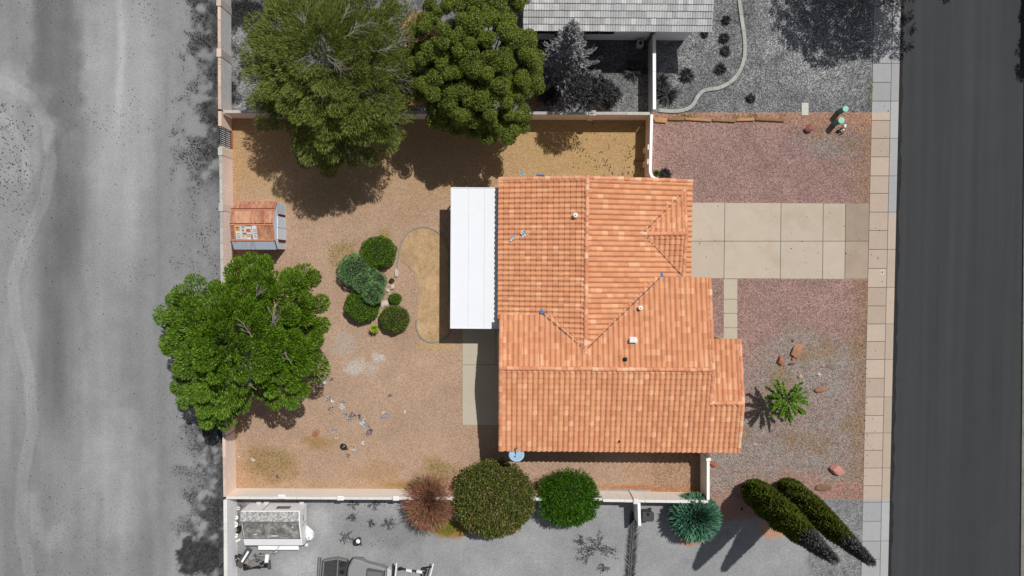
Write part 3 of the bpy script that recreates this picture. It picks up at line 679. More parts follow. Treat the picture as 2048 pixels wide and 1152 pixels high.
# valley flashing, blue underlay showing
m_blue = m_plain('blue_underlay', alb(70, 118, 180), .7, .15)
m_valley = m_plain('valley_metal', alb(70, 62, 70), .6, .2)
def valley(p, q, w=.05, lift=.135):
    p, q = Vector(p), Vector(q); MB().bar(p + Vector((0, 0, lift)), q + Vector((0, 0, lift)), w, .02).build('valley_flashing', m_valley, roof)
qw = LH(1085, 627, zBn); qe = LH(1322, 553, zBn); valley(L3(qw.x, qw.y, zBn), (uR, v7, zA)); valley(L3(qe.x, qe.y, zBn), (uR, v7, zA))
valley((uD0, vD, zD), (uDe, vD + dl, zDn(0, vD + dl))); valley((uD0, vD, zD), (uDe, vD - dl, zDs(0, vD - dl)))
def flash(pxs, zf, lift=.13):
    vs = []
    for x, y in pxs:
        p = LH(x, y, lambda u, v: zf(u, v) + lift); vs.append(tuple(p))
    n = len(vs); lo = [(a, b_, c - .02) for a, b_, c in vs]
    MB().add(vs + lo, [tuple(range(n)), tuple(range(2 * n - 1, n - 1, -1))] + [((i + 1) % n, i, n + i, n + (i + 1) % n) for i in range(n)]).build('blue_flashing', m_blue, roof)
flash([(1080, 627), (1092, 627), (1082, 617)], zBn); flash([(1318, 553), (1327, 553), (1325, 543.5)], zBn)
for x, y in ((1345, 405), (1356, 394), (1333, 416), (1315, 435), (1265, 611), (1246, 627)): flash([(x - 2.5, y + 2), (x + 2, y + 2), (x + 2, y - 2.5)], zAe, .11)
# vents
m_galv = m_plain('white_vent', alb(236, 234, 230), .5, .06); m_blk = m_plain('black_rubber', (.02, .02, .02), .6, .2)
def vent(px, py, zf, r=.14, hh=.42, mat=m_galv, name='roof_vent', cap=True):
    p = LH(px, py, zf); mb = MB(); mb.lathe([(r * 1.5, -.02), (r * 1.3, .06), (r * .8, .10), (r * .8, hh * .75)], tuple(p), 14); o = mb.build(name, mat, house, True)
    if cap: MB().lathe([(r * 1.05, hh * .70), (r * 1.15, hh * .78), (r * 1.1, hh * .95), (r * .5, hh)], tuple(p), 14).build('vent_cap', mat, o); MB().lathe([(r * .25, hh), (r * .25, hh + .03)], tuple(p), 8).build('vent_knob', m_blk, o)
vent(1150, 431, zAw); vent(1279, 615, zBn, .13, .45)
p = LH(1265, 680, zBn); mb = MB(); mb.box((p.x, p.y, p.z + .08), (.5, .42, .18)); o = mb.build('roof_vent', m_galv, house, bevel=.03)
for dx in (-.12, .12): MB().lathe([(.11, .1), (.12, .34), (.09, .38)], (p.x + dx, p.y + .05, p.z), 12).build('vent_stack', m_galv, o, True)
MB().box((p.x, p.y - .02, p.z + .40), (.5, .22, .05)).build('vent_cap', m_galv, o, bevel=.015)
p = LH(1250, 718, zBn); o = MB().box((p.x, p.y, p.z + .12), (.24, .24, .24)).build('roof_vent', m_blk, house, bevel=.03); MB().lathe([(.07, .2), (.07, .36)], tuple(p), 10).build('vent_stack', m_blk, o)
p = LH(1238, 882, zBs); o = MB().lathe([(.10, .0), (.07, .12), (.05, .3), (.03, .31)], tuple(p), 10).build('roof_vent', m_blk, house)
# white patio cover
WH = m_plain('white_panel', alb(238, 240, 243), .5, .02, .8, (3, .012)); zP = 2.92
pcs = [(903.5, 374.5), (997, 376), (999, 656), (903, 657)]; a0 = P(903.5, 374.5, zP); pc = empty('patio_cover', (a0.x, a0.y, 0), PHI, 'flat white patio cover along the left side of the house', 'patio cover')
qa, qb = P(903.5, 374.5, zP), P(903.2, 657, zP); qr = P(1013, 376, zP); Wp = (qr - qa).length; Lp = (qb - qa).length; xs = [0, .31 * Wp, .60 * Wp, Wp]
for i in range(3):
    MB().box(((xs[i] + xs[i + 1]) / 2, -Lp / 2, zP - .03 + .003 * i), (xs[i + 1] - xs[i] - .006, Lp - .12, .06)).build('roof_panel', WH, pc, bevel=.006)
for yy in (-.03, -Lp + .03): MB().box((Wp / 2, yy, zP - .03), (Wp, .06, .13)).build('fascia', WH, pc)
MB().box((-.03, -Lp / 2, zP - .03), (.06, Lp, .13)).build('fascia', WH, pc)
for k in range(4): MB().box((.25, -.3 - k * (Lp - .6) / 3, (zP - .1) / 2), (.09, .09, zP - .1)).build('post', WH, pc)
MB().box((.25, -Lp / 2, zP - .13), (.1, Lp - .2, .13)).build('beam', WH, pc)
# torn blue scraps on the roof
m_bluew = m_leaf('blue_scrap', [(0, alb(60, 130, 180)), (.4, alb(120, 180, 215)), (.7, alb(220, 235, 240)), (1, alb(40, 70, 100))], .5, .3, 0, .1)
def scraps(name, label, wp, n, r, mat, cat, group=None, hgt=.06, sz=.12, parts=False):
    rng = random.Random(hash(label) % 999 + n + int(r * 1000)); mb = MB()
    for i in range(n):
        a = rng.uniform(0, 6.28); rr = r * math.sqrt(rng.random()); c = Vector((rr * math.cos(a), rr * math.sin(a) * .8, rng.uniform(.01, hgt)))
        ax = Vector((rng.uniform(-1, 1), rng.uniform(-1, 1), 0)).normalized(); bx = Vector((-ax.y, ax.x, rng.uniform(-.6, .6))).normalized(); s_ = sz * rng.uniform(.5, 1.2)
        k1 = rng.uniform(.5, 1); vs = [c, c + ax * s_, c + ax * s_ * .8 + bx * s_ * k1, c + bx * s_ * .7]; vs += [v - Vector((0, 0, .008)) for v in vs]
        mb.add(vs, [(0, 1, 2, 3), (7, 6, 5, 4), (0, 4, 5, 1), (1, 5, 6, 2), (2, 6, 7, 3), (3, 7, 4, 0)])
    o = mb.build(name, mat); o.location = wp; return tag(o, label, cat, group)
def W3(p): return Vector((O_.x, O_.y, 0)) + Vector((HX.x * p.x + HY.x * p.y, HX.y * p.x + HY.y * p.y, p.z))
scraps('plastic_scrap', 'larger torn blue and white plastic scrap on the left roof slope', W3(LH(1047.5, 467, zAw)) + Vector((0, 0, .1)), 16, .2, m_bluew, 'scrap', hgt=.1, sz=.17)
scraps('plastic_scrap', 'smaller torn blue plastic scrap on the left roof slope', W3(LH(1026, 475, zAw)) + Vector((0, 0, .1)), 9, .17, m_bluew, 'scrap', hgt=.08, sz=.15)
# satellite dish
p = W3(LH(1033, 897, zBs)); e = empty('satellite_dish', p, 0, 'light blue satellite dish at the bottom left eave of the tiled roof', 'satellite dish')
m_dish = m_plain('dish_blue', alb(158, 190, 218), .5, .03); mb = MB(); n = 28; prof = [(0, 0), (.2, .015), (.38, .05), (.52, .10)]
vs = []; fs = []
for r_, z_ in prof:
    for j in range(n): t = 6.2832 * j / n; vs.append(Vector((r_ * math.cos(t), r_ * math.sin(t), z_)))
for i in range(3):
    for j in range(n): fs.append((i * n + j, i * n + (j + 1) % n, (i + 1) * n + (j + 1) % n, (i + 1) * n + j))
RT = Matrix.Translation((0, -.38, .25)) @ Matrix.Rotation(R(52), 4, 'X')
RT = Matrix.Translation((0, -.42, .12)) @ Matrix.Rotation(R(-42), 4, 'X')
vs2 = [RT @ (v - Vector((0, 0, .015))) for v in vs]; vs1 = [RT @ v for v in vs]; k = len(vs)
mb.add(vs1 + vs2, fs + [tuple(i + k for i in reversed(f)) for f in fs] + [(3 * n + (j + 1) % n, 3 * n + j, k + 3 * n + j, k + 3 * n + (j + 1) % n) for j in range(n)])
mb.build('reflector', m_dish, e, True)
MB().tube([(0, .05, .02), (0, -.05, .22), (0, -.36, .10)], .03, 8).build('mount', m_dark, e); MB().tube([RT @ Vector((0, -.1, .0)), RT @ Vector((0, .02, .30)), (0, .1, .42)], .022, 6).build('feed_arm', m_galv, e)
MB().lathe([(.05, -.06), (.06, 0), (.04, .06)], (0, .12, .44), 10).build('receiver', m_dark, e); o = RT @ Vector((-.1, -.12, .03)); MB().lathe([(.05, 0), (.05, .03)], o, 10).build('bolt_plate', m_dark, e)

# ------------------------------------------------------------------ grey-roofed neighbour house
NB = P(1236, 40); nh = empty('house', (NB.x, NB.y, 0), PHI, 'neighbouring house with a grey ribbed tile roof at the top edge', 'house')
def NL(px, py, z):
    w_ = P(px, py, z) - Vector((NB.x, NB.y, 0)); return Vector((w_.xy.dot(HX), w_.xy.dot(HY), z))
zE = 3.7; ve = NL(1236, 63, zE).y; u0, u1 = NL(1046, 62, zE).x, NL(1423, 62, zE).x; KN = .24; zN = lambda u, v: zE + KN * (v - ve); vr = ve + 6.5
db = MB(); slope_deck([(u0 + .03, ve + .05), (u1 - .03, ve + .05), (u1 - .03, vr), (u0 + .03, vr)], zN)
zN2 = lambda u, v: zE + KN * (2 * vr - v - ve); slope_deck([(u0 + .03, vr), (u1 - .03, vr), (u1 - .03, 2 * vr - ve), (u0 + .03, 2 * vr - ve)], zN2); nroof = db.build('roof', deckm, nh)
m_gtile = m_tile('grey_tile', [(0, alb(170, 169, 168)), (.25, alb(182, 181, 180)), (.55, alb(192, 191, 189)), (.8, alb(177, 176, 175)), (.9, alb(204, 203, 200))], .2)
TN = TileRoof(nh, tile_template(.335, .46, .03, 2), m_gtile, .335, .43)
cn = 1 / math.sqrt(1 + KN * KN)
TN.lay(Vector((u0, ve, zE)), c_of['s'], Vector((0, cn, KN * cn)), Vector((0, -KN * cn, cn)), 0, u1 - u0, 0, (vr - ve) / cp, lambda u, v: True)
TN.lay(Vector((u1, 2 * vr - ve, zE)), c_of['n'], Vector((0, -cn, KN * cn)), Vector((0, KN * cn, cn)), 0, u1 - u0, 0, (vr - ve) / cp, lambda u, v: True)
TN.finish(nroof, 'roof_tile', 300, lambda q: -q.y * -1)
m_ngwall = m_plain('grey_stucco', (.86, .85, .84), .9, .04); m_glassd = m_plain('window_glass', (.03, .03, .035), .15, .1, spec=.6); m_frame = m_plain('grey_frame', alb(110, 108, 106), .6, .05)
vw = NL(1236, 80, 0).y; hw = MB(); gable_u(vw, vr, 2 * vr - vw, zN(0, vw) - T, zN(0, vr) - T, zN(0, vw) - T, u0 + .5, u1 - .9); hw.build('wall', m_ngwall, nh)
for (xa, xb, za, zb) in ((1172, 1228, 1.5, 2.7), (1068, 1128, 1.5, 2.7)):
    a, c = NL(xa, 74, 2.0).x, NL(xb, 74, 2.0).x; f = empty('window', ((a + c) / 2, vw - .03, (za + zb) / 2)); f.parent = nh
    for sx in (-1, 1): MB().box((sx * (c - a) / 2, 0, 0), (.1, .08, zb - za + .1)).build('frame', m_frame, f)
    for sz in (-1, 1): MB().box((0, 0, sz * (zb - za) / 2), (c - a - .1, .08, .1)).build('frame', m_frame, f)
    MB().box((0, 0, 0), (.06, .07, zb - za - .1)).build('mullion', m_frame, f)
    for sx in (-1, 1): MB().box((sx * (c - a) / 4, .01, 0), ((c - a) / 2 - .12, .03, zb - za - .1)).build('pane', m_glassd, f)
q = NL(1305, 78, 1.9); MB().box((q.x, vw - .12, 1.7), (.16, .2, 3.3)).build('drainpipe', m_frame, nh)
q = P(1280, 88, .5); e = empty('cooling_unit', (q.x, q.y, 0), PHI, 'small grey air conditioning box beside the grey-roofed house', 'air conditioner')
MB().box((0, 0, .4), (.42, .4, .7)).build('casing', m_greyblock, e, bevel=.02); MB().lathe([(.14, .75), (.14, .78)], (0, 0, 0), 14).build('fan_grille', m_dark, e)

# ------------------------------------------------------------------ plants
def unit(v): return v / np.maximum(np.linalg.norm(v, axis=-1, keepdims=True), 1e-9)
def leaf_quads(base, d, up, L, W, fold=0.0, droop=0.0):
    """one diamond leaf per row: base point, direction, face normal, length, width"""
    side = unit(np.cross(d, up)); L = L[:, None]; W = W[:, None]
    mid = base + d * L * .45; tip = base + d * L; tip[:, 2] -= droop * L[:, 0]
    nrm = np.cross(side, d)
    a = mid + side * W * .5 + nrm * fold * W; b = mid - side * W * .5 + nrm * fold * W
    return np.stack([base, a, tip, b], 1).reshape(-1, 3)
def leaves(name, base, d, up, L, W, mat, parent, fold=0.1, droop=0.0):
    v = leaf_quads(base, unit(d), up, L, W, fold, droop); n = len(base)
    return np_mesh(name, v, np.arange(4 * n).reshape(n, 4), mat, parent)
def sph(n): return unit(RNG.normal(size=(n, 3)))
def puffs(name, cs, rs, per, L, W, mat, parent, out=.6, upb=.25, flat=1.0, low=-.3, shell=(.75, 1.0), jit=.25, droop=0.0, fold=.1):
    """leaf clumps: leaves spread over the shell of each puff, pointing outwards"""
    cs = np.asarray(cs, float); rs = np.asarray(rs, float); n = len(cs) * per
    nn = sph(n); nn[:, 2] = np.where(nn[:, 2] < low, -nn[:, 2] * .6, nn[:, 2]); nn = unit(nn)
    r = np.repeat(rs, per) * RNG.uniform(*shell, n); base = np.repeat(cs, per, 0) + nn * r[:, None] * np.array([1, 1, flat])
    tang = unit(np.cross(nn, sph(n))); d = unit(nn * out + tang * (1 - out) + np.array([0, 0, upb]) + sph(n) * jit)
    up = unit(nn + sph(n) * .5)
    return leaves(name, base, d, up, L * RNG.uniform(.7, 1.3, n), W * RNG.uniform(.7, 1.3, n), mat, parent, fold, droop)
m_bark = m_plain('bark', alb(108, 92, 78), .95, .3, 6); m_greybark = m_plain('grey_bark', alb(150, 140, 132), .95, .25, 6); m_twig = m_plain('dead_twig', alb(150, 140, 132), .9, .15, 6)
def limb(mb, p, q, r0, r1, sag=.0, n=5, sides=6, wob=.06):
    p, q = Vector(p), Vector(q); L = (q - p).length; pts = []; rs = []
    for i in range(n + 1):
        t = i / n; v = p.lerp(q, t) + Vector((random.gauss(0, wob), random.gauss(0, wob), random.gauss(0, wob))) * L * .35 * math.sin(math.pi * t); v.z -= sag * math.sin(math.pi * t) * L
        pts.append(v); rs.append(r0 + (r1 - r0) * t)
    mb.tube(pts, rs, sides)
def trunk_limbs(e, top, r, tips, mat, nfork=6, r1=.05):
    mb = MB(); limb(mb, (0, 0, -.1), top, r, r * .6, 0, 6, 10, .05); mb.build('trunk', mat, e, True)
    mb = MB()
    for t in tips: limb(mb, Vector(top) * random.uniform(.55, .98), t, r * .35, r1 * .4, 0, 5, 5, .07)
    o = mb.build('limbs', mat, e, True); return o
def dead_twigs(e, spots, mat, L=.9, n=5, r=.018, name='bare_branch'):
    for c, d in spots:
        mb = MB(); c, d = Vector(c), Vector(d).normalized(); stem = c + d * L * .5; limb(mb, c - d * L * .5, stem, r * 1.5, r, 0, 3, 4, .1)
        for i in range(n):
            k = Vector((random.gauss(0, 1), random.gauss(0, 1), random.gauss(0, .5))).normalized(); t0 = (c - d * L * .5).lerp(stem, random.uniform(.3, 1)); dd = (d + k * .7).normalized()
            t1 = t0 + dd * L * random.uniform(.4, .8); limb(mb, t0, t1, r, r * .5, 0, 3, 3, .12)
            t2 = t1.lerp(t0, .4); limb(mb, t2, t2 + (dd + k.cross(dd) * .6).normalized() * L * .35, r * .7, r * .35, 0, 2, 3, .1)
        mb.build(name, mat, e)
g = lambda *c: alb(*c, 1.0)
LF_pine = m_leaf('pine_needles', [(0, g(71, 85, 33)), (.35, g(94, 108, 43)), (.7, g(117, 126, 56)), (1, g(137, 145, 77))], .6, .2, .2)
LF_dense = m_leaf('dense_foliage', [(0, g(76, 92, 34)), (.4, g(100, 114, 42)), (.8, g(120, 132, 50)), (1, g(140, 148, 64))], .6, .2, .15)
LF_broad = m_leaf('broad_leaf', [(0, g(52, 77, 9)), (.4, g(75, 106, 16)), (.75, g(98, 130, 25)), (.93, g(120, 149, 44)), (1, g(136, 162, 76))], .5, .25, .2)
LF_box = m_leaf('clipped_leaf', [(0, g(56, 82, 16)), (.4, g(76, 110, 22)), (.8, g(102, 136, 34)), (1, g(132, 156, 56))], .6, .2, .1)
LF_box2 = m_leaf('clipped_leaf_brown', [(0, g(52, 67, 21)), (.4, g(76, 98, 31)), (.8, g(110, 124, 50)), (1, g(146, 134, 72))], .6, .2, .1)
LF_cloud = m_leaf('juniper_leaf', [(0, g(76, 112, 66)), (.4, g(98, 136, 82)), (.8, g(122, 158, 98)), (1, g(142, 174, 116))], .6, .2, .1)
LF_olive = m_leaf('olive_leaf', [(0, g(66, 82, 26)), (.5, g(90, 106, 38)), (.75, g(112, 112, 54)), (.9, g(138, 118, 84)), (1, g(160, 132, 100))], .6, .2, .12)
LF_bright = m_leaf('bright_leaf', [(0, g(36, 69, 8)), (.4, g(55, 95, 11)), (.8, g(74, 114, 18)), (1, g(90, 127, 32))], .5, .3, .15)
LF_blue = m_leaf('blue_green_blade', [(0, g(48, 89, 71)), (.4, g(65, 109, 85)), (.75, g(87, 132, 106)), (1, g(114, 155, 128))], .5, .3, .05)
LF_edge = m_leaf('green_blade', [(0, g(52, 92, 34)), (.5, g(70, 116, 44)), (1, g(92, 138, 58))], .5, .3, .1)
LF_red = m_leaf('red_brown_twig', [(0, g(120, 72, 62)), (.35, g(155, 95, 82)), (.7, g(182, 120, 105)), (.85, g(120, 125, 70)), (1, g(112, 137, 75))], .8, .1, .05)
LF_grey = m_leaf('grey_leaf', [(0, g(84, 84, 86)), (.4, g(112, 112, 114)), (.8, g(142, 142, 144)), (1, g(178, 178, 180))], .5, .3, .05)
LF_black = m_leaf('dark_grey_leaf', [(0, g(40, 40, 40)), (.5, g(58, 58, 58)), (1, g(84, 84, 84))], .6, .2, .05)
LF_star = m_leaf('star_tree_leaf', [(0, g(64, 98, 18)), (.4, g(92, 132, 28)), (.8, g(116, 156, 42)), (1, g(136, 172, 62))], .5, .3, .2)
LF_lime = m_leaf('lime_leaf', [(0, g(120, 140, 20)), (.5, g(160, 180, 40)), (1, g(190, 200, 70))], .5, .3, .2)
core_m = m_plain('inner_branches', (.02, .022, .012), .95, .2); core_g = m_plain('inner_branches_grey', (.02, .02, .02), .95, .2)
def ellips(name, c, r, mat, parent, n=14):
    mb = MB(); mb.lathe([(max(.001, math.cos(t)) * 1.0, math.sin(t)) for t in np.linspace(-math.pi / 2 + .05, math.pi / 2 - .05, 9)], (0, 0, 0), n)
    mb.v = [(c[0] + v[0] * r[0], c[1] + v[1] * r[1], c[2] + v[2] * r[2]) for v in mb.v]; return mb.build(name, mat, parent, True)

# --- the two big conifers behind the north wall
def crown_pts(n, c, r, low=-.35, jitter=.12, mind=0.0):
    out = []
    k = 0
    while len(out) < n and k < n * 60:
        k += 1; v = RNG.normal(size=3); v /= np.linalg.norm(v)
        if v[2] < low: continue
        p = np.array(c) + v * np.array(r) * RNG.uniform(1 - jitter, 1)
        if mind and out and min(np.linalg.norm(p - q) for q in out) < mind: continue
        out.append(p)
    return np.array(out)
def wp(px, py, z=0.0): return np.array(P(px, py, z))
b0 = P(716, 206); e = empty('pine_tree', (b0.x, b0.y, 0), 0, 'large feathery pine with bare grey twigs behind the top wall, left of the rounder tree', 'tree')
def blobs(name, cs, rs, flat, mat, parent):
    bm = bmesh.new(); bmesh.ops.create_icosphere(bm, subdivisions=1, radius=1.0); v0 = np.array([v.co[:] for v in bm.verts]); f0 = np.array([[v.index for v in f.verts] for f in bm.faces]); bm.free()
    n = len(cs); V = (np.asarray(cs)[:, None, :] + v0[None] * np.asarray(rs)[:, None, None] * np.array((1, 1, flat))).reshape(-1, 3); Fq = (np.arange(n)[:, None, None] * len(v0) + f0).reshape(-1, 3)
    o = np_mesh(name, V, Fq, mat, parent, True); o['kind'] = 'stuff'; return o
def rel_px(px, py, z, b_=None):
    q = P(px, py, z); return np.array((q.x - b0.x, q.y - b0.y, z))
masses = [(668, 150, 7.6, 4.3, 2.6, 95), (600, 90, 7.0, 2.9, 2.0, 45), (745, 80, 7.0, 2.9, 2.0, 45), (560, 165, 5.8, 1.9, 1.5, 24), (770, 170, 6.0, 2.2, 1.6, 30), (700, 195, 7.4, 2.6, 1.6, 40),
          (655, 262, 5.6, 2.0, 1.3, 28), (735, 268, 5.0, 1.9, 1.2, 26), (640, 205, 6.9, 1.8, 1.3, 24), (570, 215, 4.0, 1.5, 1.0, 14), (640, 300, 3.4, 1.4, .9, 14), (545, 110, 6.0, 1.4, 1.2, 14), (800, 185, 5.2, 1.1, 1.0, 10), (710, 25, 6.4, 2.4, 1.6, 30), (610, 10, 5.6, 2.2, 1.5, 26)]
cs = []; tips = []
for px, py, z, r, rz, n in masses:
    c = rel_px(px, py, z); tips.append(tuple(c - np.array((0, 0, rz * .5)))); cs.append(crown_pts(n, c, (r, r, rz), -.3, .3, .30))
cs = np.concatenate(cs); cen = rel_px(668, 150, 4.5)
def thin(cs, dist):
    keep = []
    for p in cs[np.argsort(-cs[:, 2])]:
        if not keep or min(np.linalg.norm((p - k) * np.array((1, 1, .7))) for k in keep) > dist: keep.append(p)
    return np.array(keep)
def pads(name, cs, cen, a, per, L, W, mat, parent, thick=.28, spread=.3, droop=.10, upn=.4, lift=.25):
    """leafy sprays: each fans out from the inner end of a flat pad, away from the middle of the crown"""
    k = len(cs); n = k * per; o = cs - cen; o[:, 2] *= .5; o = unit(o + RNG.normal(0, .25, o.shape)); o[:, 2] = np.clip(o[:, 2], -.25, .45); o = unit(o); A = np.repeat(a * RNG.uniform(.7, 1.25, k), per)[:, None]; O = np.repeat(o, per, 0); C = np.repeat(cs, per, 0)
    sd_ = unit(np.cross(O, np.array((0, 0, 1.0)))); th = RNG.uniform(0, 6.283, n); rr = np.sqrt(RNG.random(n)); x = (rr * np.cos(th))[:, None]; y = (rr * np.sin(th))[:, None] * .85; z = (thick * (1 - rr ** 2) * RNG.uniform(-.4, 1, n) - .12 * rr ** 2)[:, None]
    base = C + (O * x + sd_ * y) * A + np.array((0, 0, 1.0)) * z * A * 1.4; root = C - O * A * 1.15 - np.array((0, 0, .35)) * A
    d = unit(unit(base - root) + sph(n) * spread + np.array((0, 0, lift)) * .3); return leaves(name, base, d, unit(np.array((0, 0, 1.0)) + sph(n) * upn + O * .2), L * RNG.uniform(.7, 1.25, n), W * RNG.uniform(.7, 1.25, n), mat, parent, -.1, droop)
def tufts(name, cs, cen, per, L, W, mat, parent, r=.42, spread=.75, flat=.7):
    """needle tufts: fans of thin needles spraying outwards from branch ends"""
    n = len(cs) * per; C = np.repeat(cs, per, 0); od = unit(cs - cen); od = np.repeat(od, per, 0)
    d = unit(od * .7 + sph(n) * spread + np.array([0, 0, .15])); base = C + d * (RNG.uniform(0, 1, n)[:, None] ** .6) * r * np.array([1, 1, flat])
    d2 = unit(d + sph(n) * .35); return leaves(name, base, d2, unit(sph(n) + np.array([0, 0, 1.2])), L * RNG.uniform(.7, 1.3, n), W * RNG.uniform(.7, 1.3, n), mat, parent, .0)
pc = thin(cs, .74); pads('crown', pc, cen, .78, 430, .26, .042, LF_pine, e, .42, .42, .0, .5, .5)
tufts('inner_foliage', (cs - cen) * .80 + cen - np.array((0, 0, .5)), cen, 60, .28, .05, LF_pine, e, .55)
trunk_limbs(e, (cen[0] * .8, cen[1] * .8, 6.0), .28, tips, m_greybark)
sp = []
for (px, py, z) in ((556, 58, 6.8), (540, 128, 6.2), (520, 140, 5.6), (606, 118, 8.2), (615, 135, 8.6), (668, 118, 9.4), (700, 68, 9.0), (770, 45, 7.6), (760, 100, 8.0), (795, 85, 7.2), (765, 138, 7.8), (800, 160, 6.4), (795, 170, 6.2), (748, 205, 7.2), (742, 225, 6.6), (765, 195, 7.0),
        (710, 260, 6.2), (640, 250, 6.2), (655, 280, 5.6), (690, 282, 5.4), (610, 60, 8.2), (725, 50, 8.6), (830, 130, 6.4), (520, 118, 5.8), (668, 128, 9.6), (615, 25, 7.2), (690, 30, 8.0), (775, 235, 5.4)):
    c = rel_px(px, py, z + 1.0); d = c - cen; sp.append((tuple(c), (d[0] + random.gauss(0, .5), d[1] + random.gauss(0, .5), .2)))
dead_twigs(e, sp, m_twig, 1.0, 8, .014)

b0 = P(962, 176); e = empty('conifer_tree', (b0.x, b0.y, 0), 0, 'dense dark green tree with rounded billowing crown beside the grey roof', 'tree')
cs = []; rs = []
for px, py, z, r, rz, n in ((925, 70, 7.6, 3.0, 2.4, 60), (985, 120, 7.2, 2.8, 2.2, 55), (890, 150, 6.6, 2.3, 2.0, 42), (960, 180, 6.4, 2.5, 2.0, 46), (1035, 150, 5.6, 1.7, 1.6, 22), (1000, 225, 5.2, 1.9, 1.5, 28), (905, 215, 4.8, 1.5, 1.3, 20), (985, 40, 7.2, 2.4, 2.0, 36), (865, 90, 6.2, 1.6, 1.6, 18), (930, 235, 4.0, 1.5, 1.2, 16), (1000, 255, 3.6, 1.0, 1.0, 10), (930, -30, 6.2, 2.8, 2.2, 36)):
    c = rel_px(px, py, z); p = crown_pts(n, c, (r, r, rz), -.35, .25, .42); cs.append(p); rs.append(RNG.uniform(.34, .58, len(p)))
cs = np.concatenate(cs); rs = np.concatenate(rs)
puffs('crown', cs, rs, 800, .10, .05, LF_dense, e, .35, .05, .9, -.45, (.84, 1.0), .4)
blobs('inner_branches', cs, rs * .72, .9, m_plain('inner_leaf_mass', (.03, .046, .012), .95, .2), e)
c0 = rel_px(950, 130, 5.4); trunk_limbs(e, (c0[0] * .7, c0[1] * .7, 4.5), .3, [tuple(c) for c in cs[::20]], m_bark)

# --- broad-leaved tree over the rear wall
b0 = P(528, 668); e = empty('broadleaf_tree', (b0.x, b0.y, 0), 0, 'big bright green leafy tree spreading over the rear wall and dirt lot', 'tree')
cs = []
for px, py, z, r, rz, n in ((490, 680, 5.2, 3.4, 2.2, 90), (410, 620, 4.2, 2.1, 1.5, 42), (398, 700, 4.0, 1.9, 1.3, 40), (440, 780, 4.2, 2.0, 1.5, 42), (575, 600, 4.4, 2.2, 1.6, 48), (595, 690, 4.4, 1.8, 1.5, 38), (560, 770, 4.0, 1.7, 1.3, 30), (500, 580, 4.4, 2.2, 1.6, 40), (362, 670, 3.0, 1.1, .9, 14), (392, 770, 3.2, 1.3, .9, 16), (362, 622, 3.0, 1.1, .9, 12), (430, 835, 3.4, 1.0, .8, 10), (600, 560, 3.4, .9, .8, 8), (520, 535, 3.6, 1.0, .8, 10), (500, 690, 6.4, 2.0, 1.2, 30), (630, 640, 3.8, .8, .9, 8), (620, 720, 3.4, .9, .8, 8)):
    c = rel_px(492 + (px - 490) * 1.02, 690 + (py - 690) * .93, z * 1.12 + .6); cs.append(crown_pts(n, c, (r * .9, r * .9, rz), -.25, .22, .60))
cs = np.concatenate(cs); cen = rel_px(490, 690, 2.6)
def rosettes(name, cs, cen, per, L, W, mat, parent, r=.4):
    n = len(cs) * per; C = np.repeat(cs, per, 0); od = np.repeat(unit(cs - cen), per, 0); sp_ = sph(n); sp_[:, 2] *= .55
    d = unit(od * .45 + sp_ * .85); base = C + d * RNG.uniform(.05, 1, n)[:, None] * r
    return leaves(name, base, unit(d + np.array([0, 0, -.12])), unit(np.array([0, 0, 1.0]) + sph(n) * .45 + od * .3), L * RNG.uniform(.7, 1.25, n), W * RNG.uniform(.7, 1.25, n), mat, parent, -.12, .12)
pc = thin(cs, .84); pads('crown', pc, cen, .74, 560, .22, .065, LF_broad, e, .34, .42, .12, .55, .1)
rosettes('inner_foliage', (pc - cen) * .8 + cen - np.array((0, 0, .8)), cen, 60, .30, .10, LF_broad, e, .6)
trunk_limbs(e, (cen[0] * .8, cen[1] * .8, 3.2), .26, [tuple(c * np.array((.9, .9, .9))) for c in cs[::9]], m_greybark, r1=.07)
sp = []
for px, py, z in ((500, 745, 6.6), (500, 760, 6.4), (495, 660, 7.4), (550, 645, 6.4), (575, 715, 5.8), (545, 650, 6.4), (515, 590, 6.2), (500, 770, 6.0)): c = rel_px(px, py, z + 1.3); sp.append((tuple(c), (random.gauss(0, 1), 1.0 + random.gauss(0, .5), .4)))
dead_twigs(e, sp, m_twig, 1.0, 5, .018)

# --- clipped garden shrubs
def clipped(px, py, z, rx, ry, rz, label, mat, n=5200, L=.085, W=.055, name='clipped_shrub', cat='shrub', group=None, tex=.05, corem=core_m):
    c = P(px, py, z); e = empty(name, (c.x, c.y, 0), 0, label, cat, group)
    nn = sph(n); nn[:, 2] = np.where(nn[:, 2] < -.55, -nn[:, 2], nn[:, 2]); lump = 1 + tex * np.sin(nn[:, 0] * 9 + px) * np.cos(nn[:, 1] * 8 + py) + RNG.normal(0, tex * .6, n)
    base = nn * lump[:, None] * np.array([rx, ry, rz]) + np.array([0, 0, z]); base[:, 2] = np.maximum(base[:, 2], .02); nr = unit(nn / np.array([rx, ry, rz]))
    leaves('foliage', base - nr * .05, unit(nr * .8 + sph(n) * .7), unit(sph(n) + nr), L * RNG.uniform(.6, 1.4, n), W * RNG.uniform(.6, 1.4, n), mat, e)
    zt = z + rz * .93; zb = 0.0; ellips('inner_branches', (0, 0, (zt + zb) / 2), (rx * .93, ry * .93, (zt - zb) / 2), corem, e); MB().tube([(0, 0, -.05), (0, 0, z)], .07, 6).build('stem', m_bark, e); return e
clipped(757, 504, .75, 1.26, 1.12, .85, 'round clipped dark green shrub, topmost of the garden cluster beside the sand bed', LF_box, 6500)
clipped(725, 611, .75, 1.22, 1.12, .85, 'wide clipped dark green shrub under the bluish cloud juniper', LF_box, 6500)
clipped(789.5, 638, .65, 1.04, .95, .75, 'round clipped shrub with brownish tinge beside the lime plant', LF_box2, 5200)
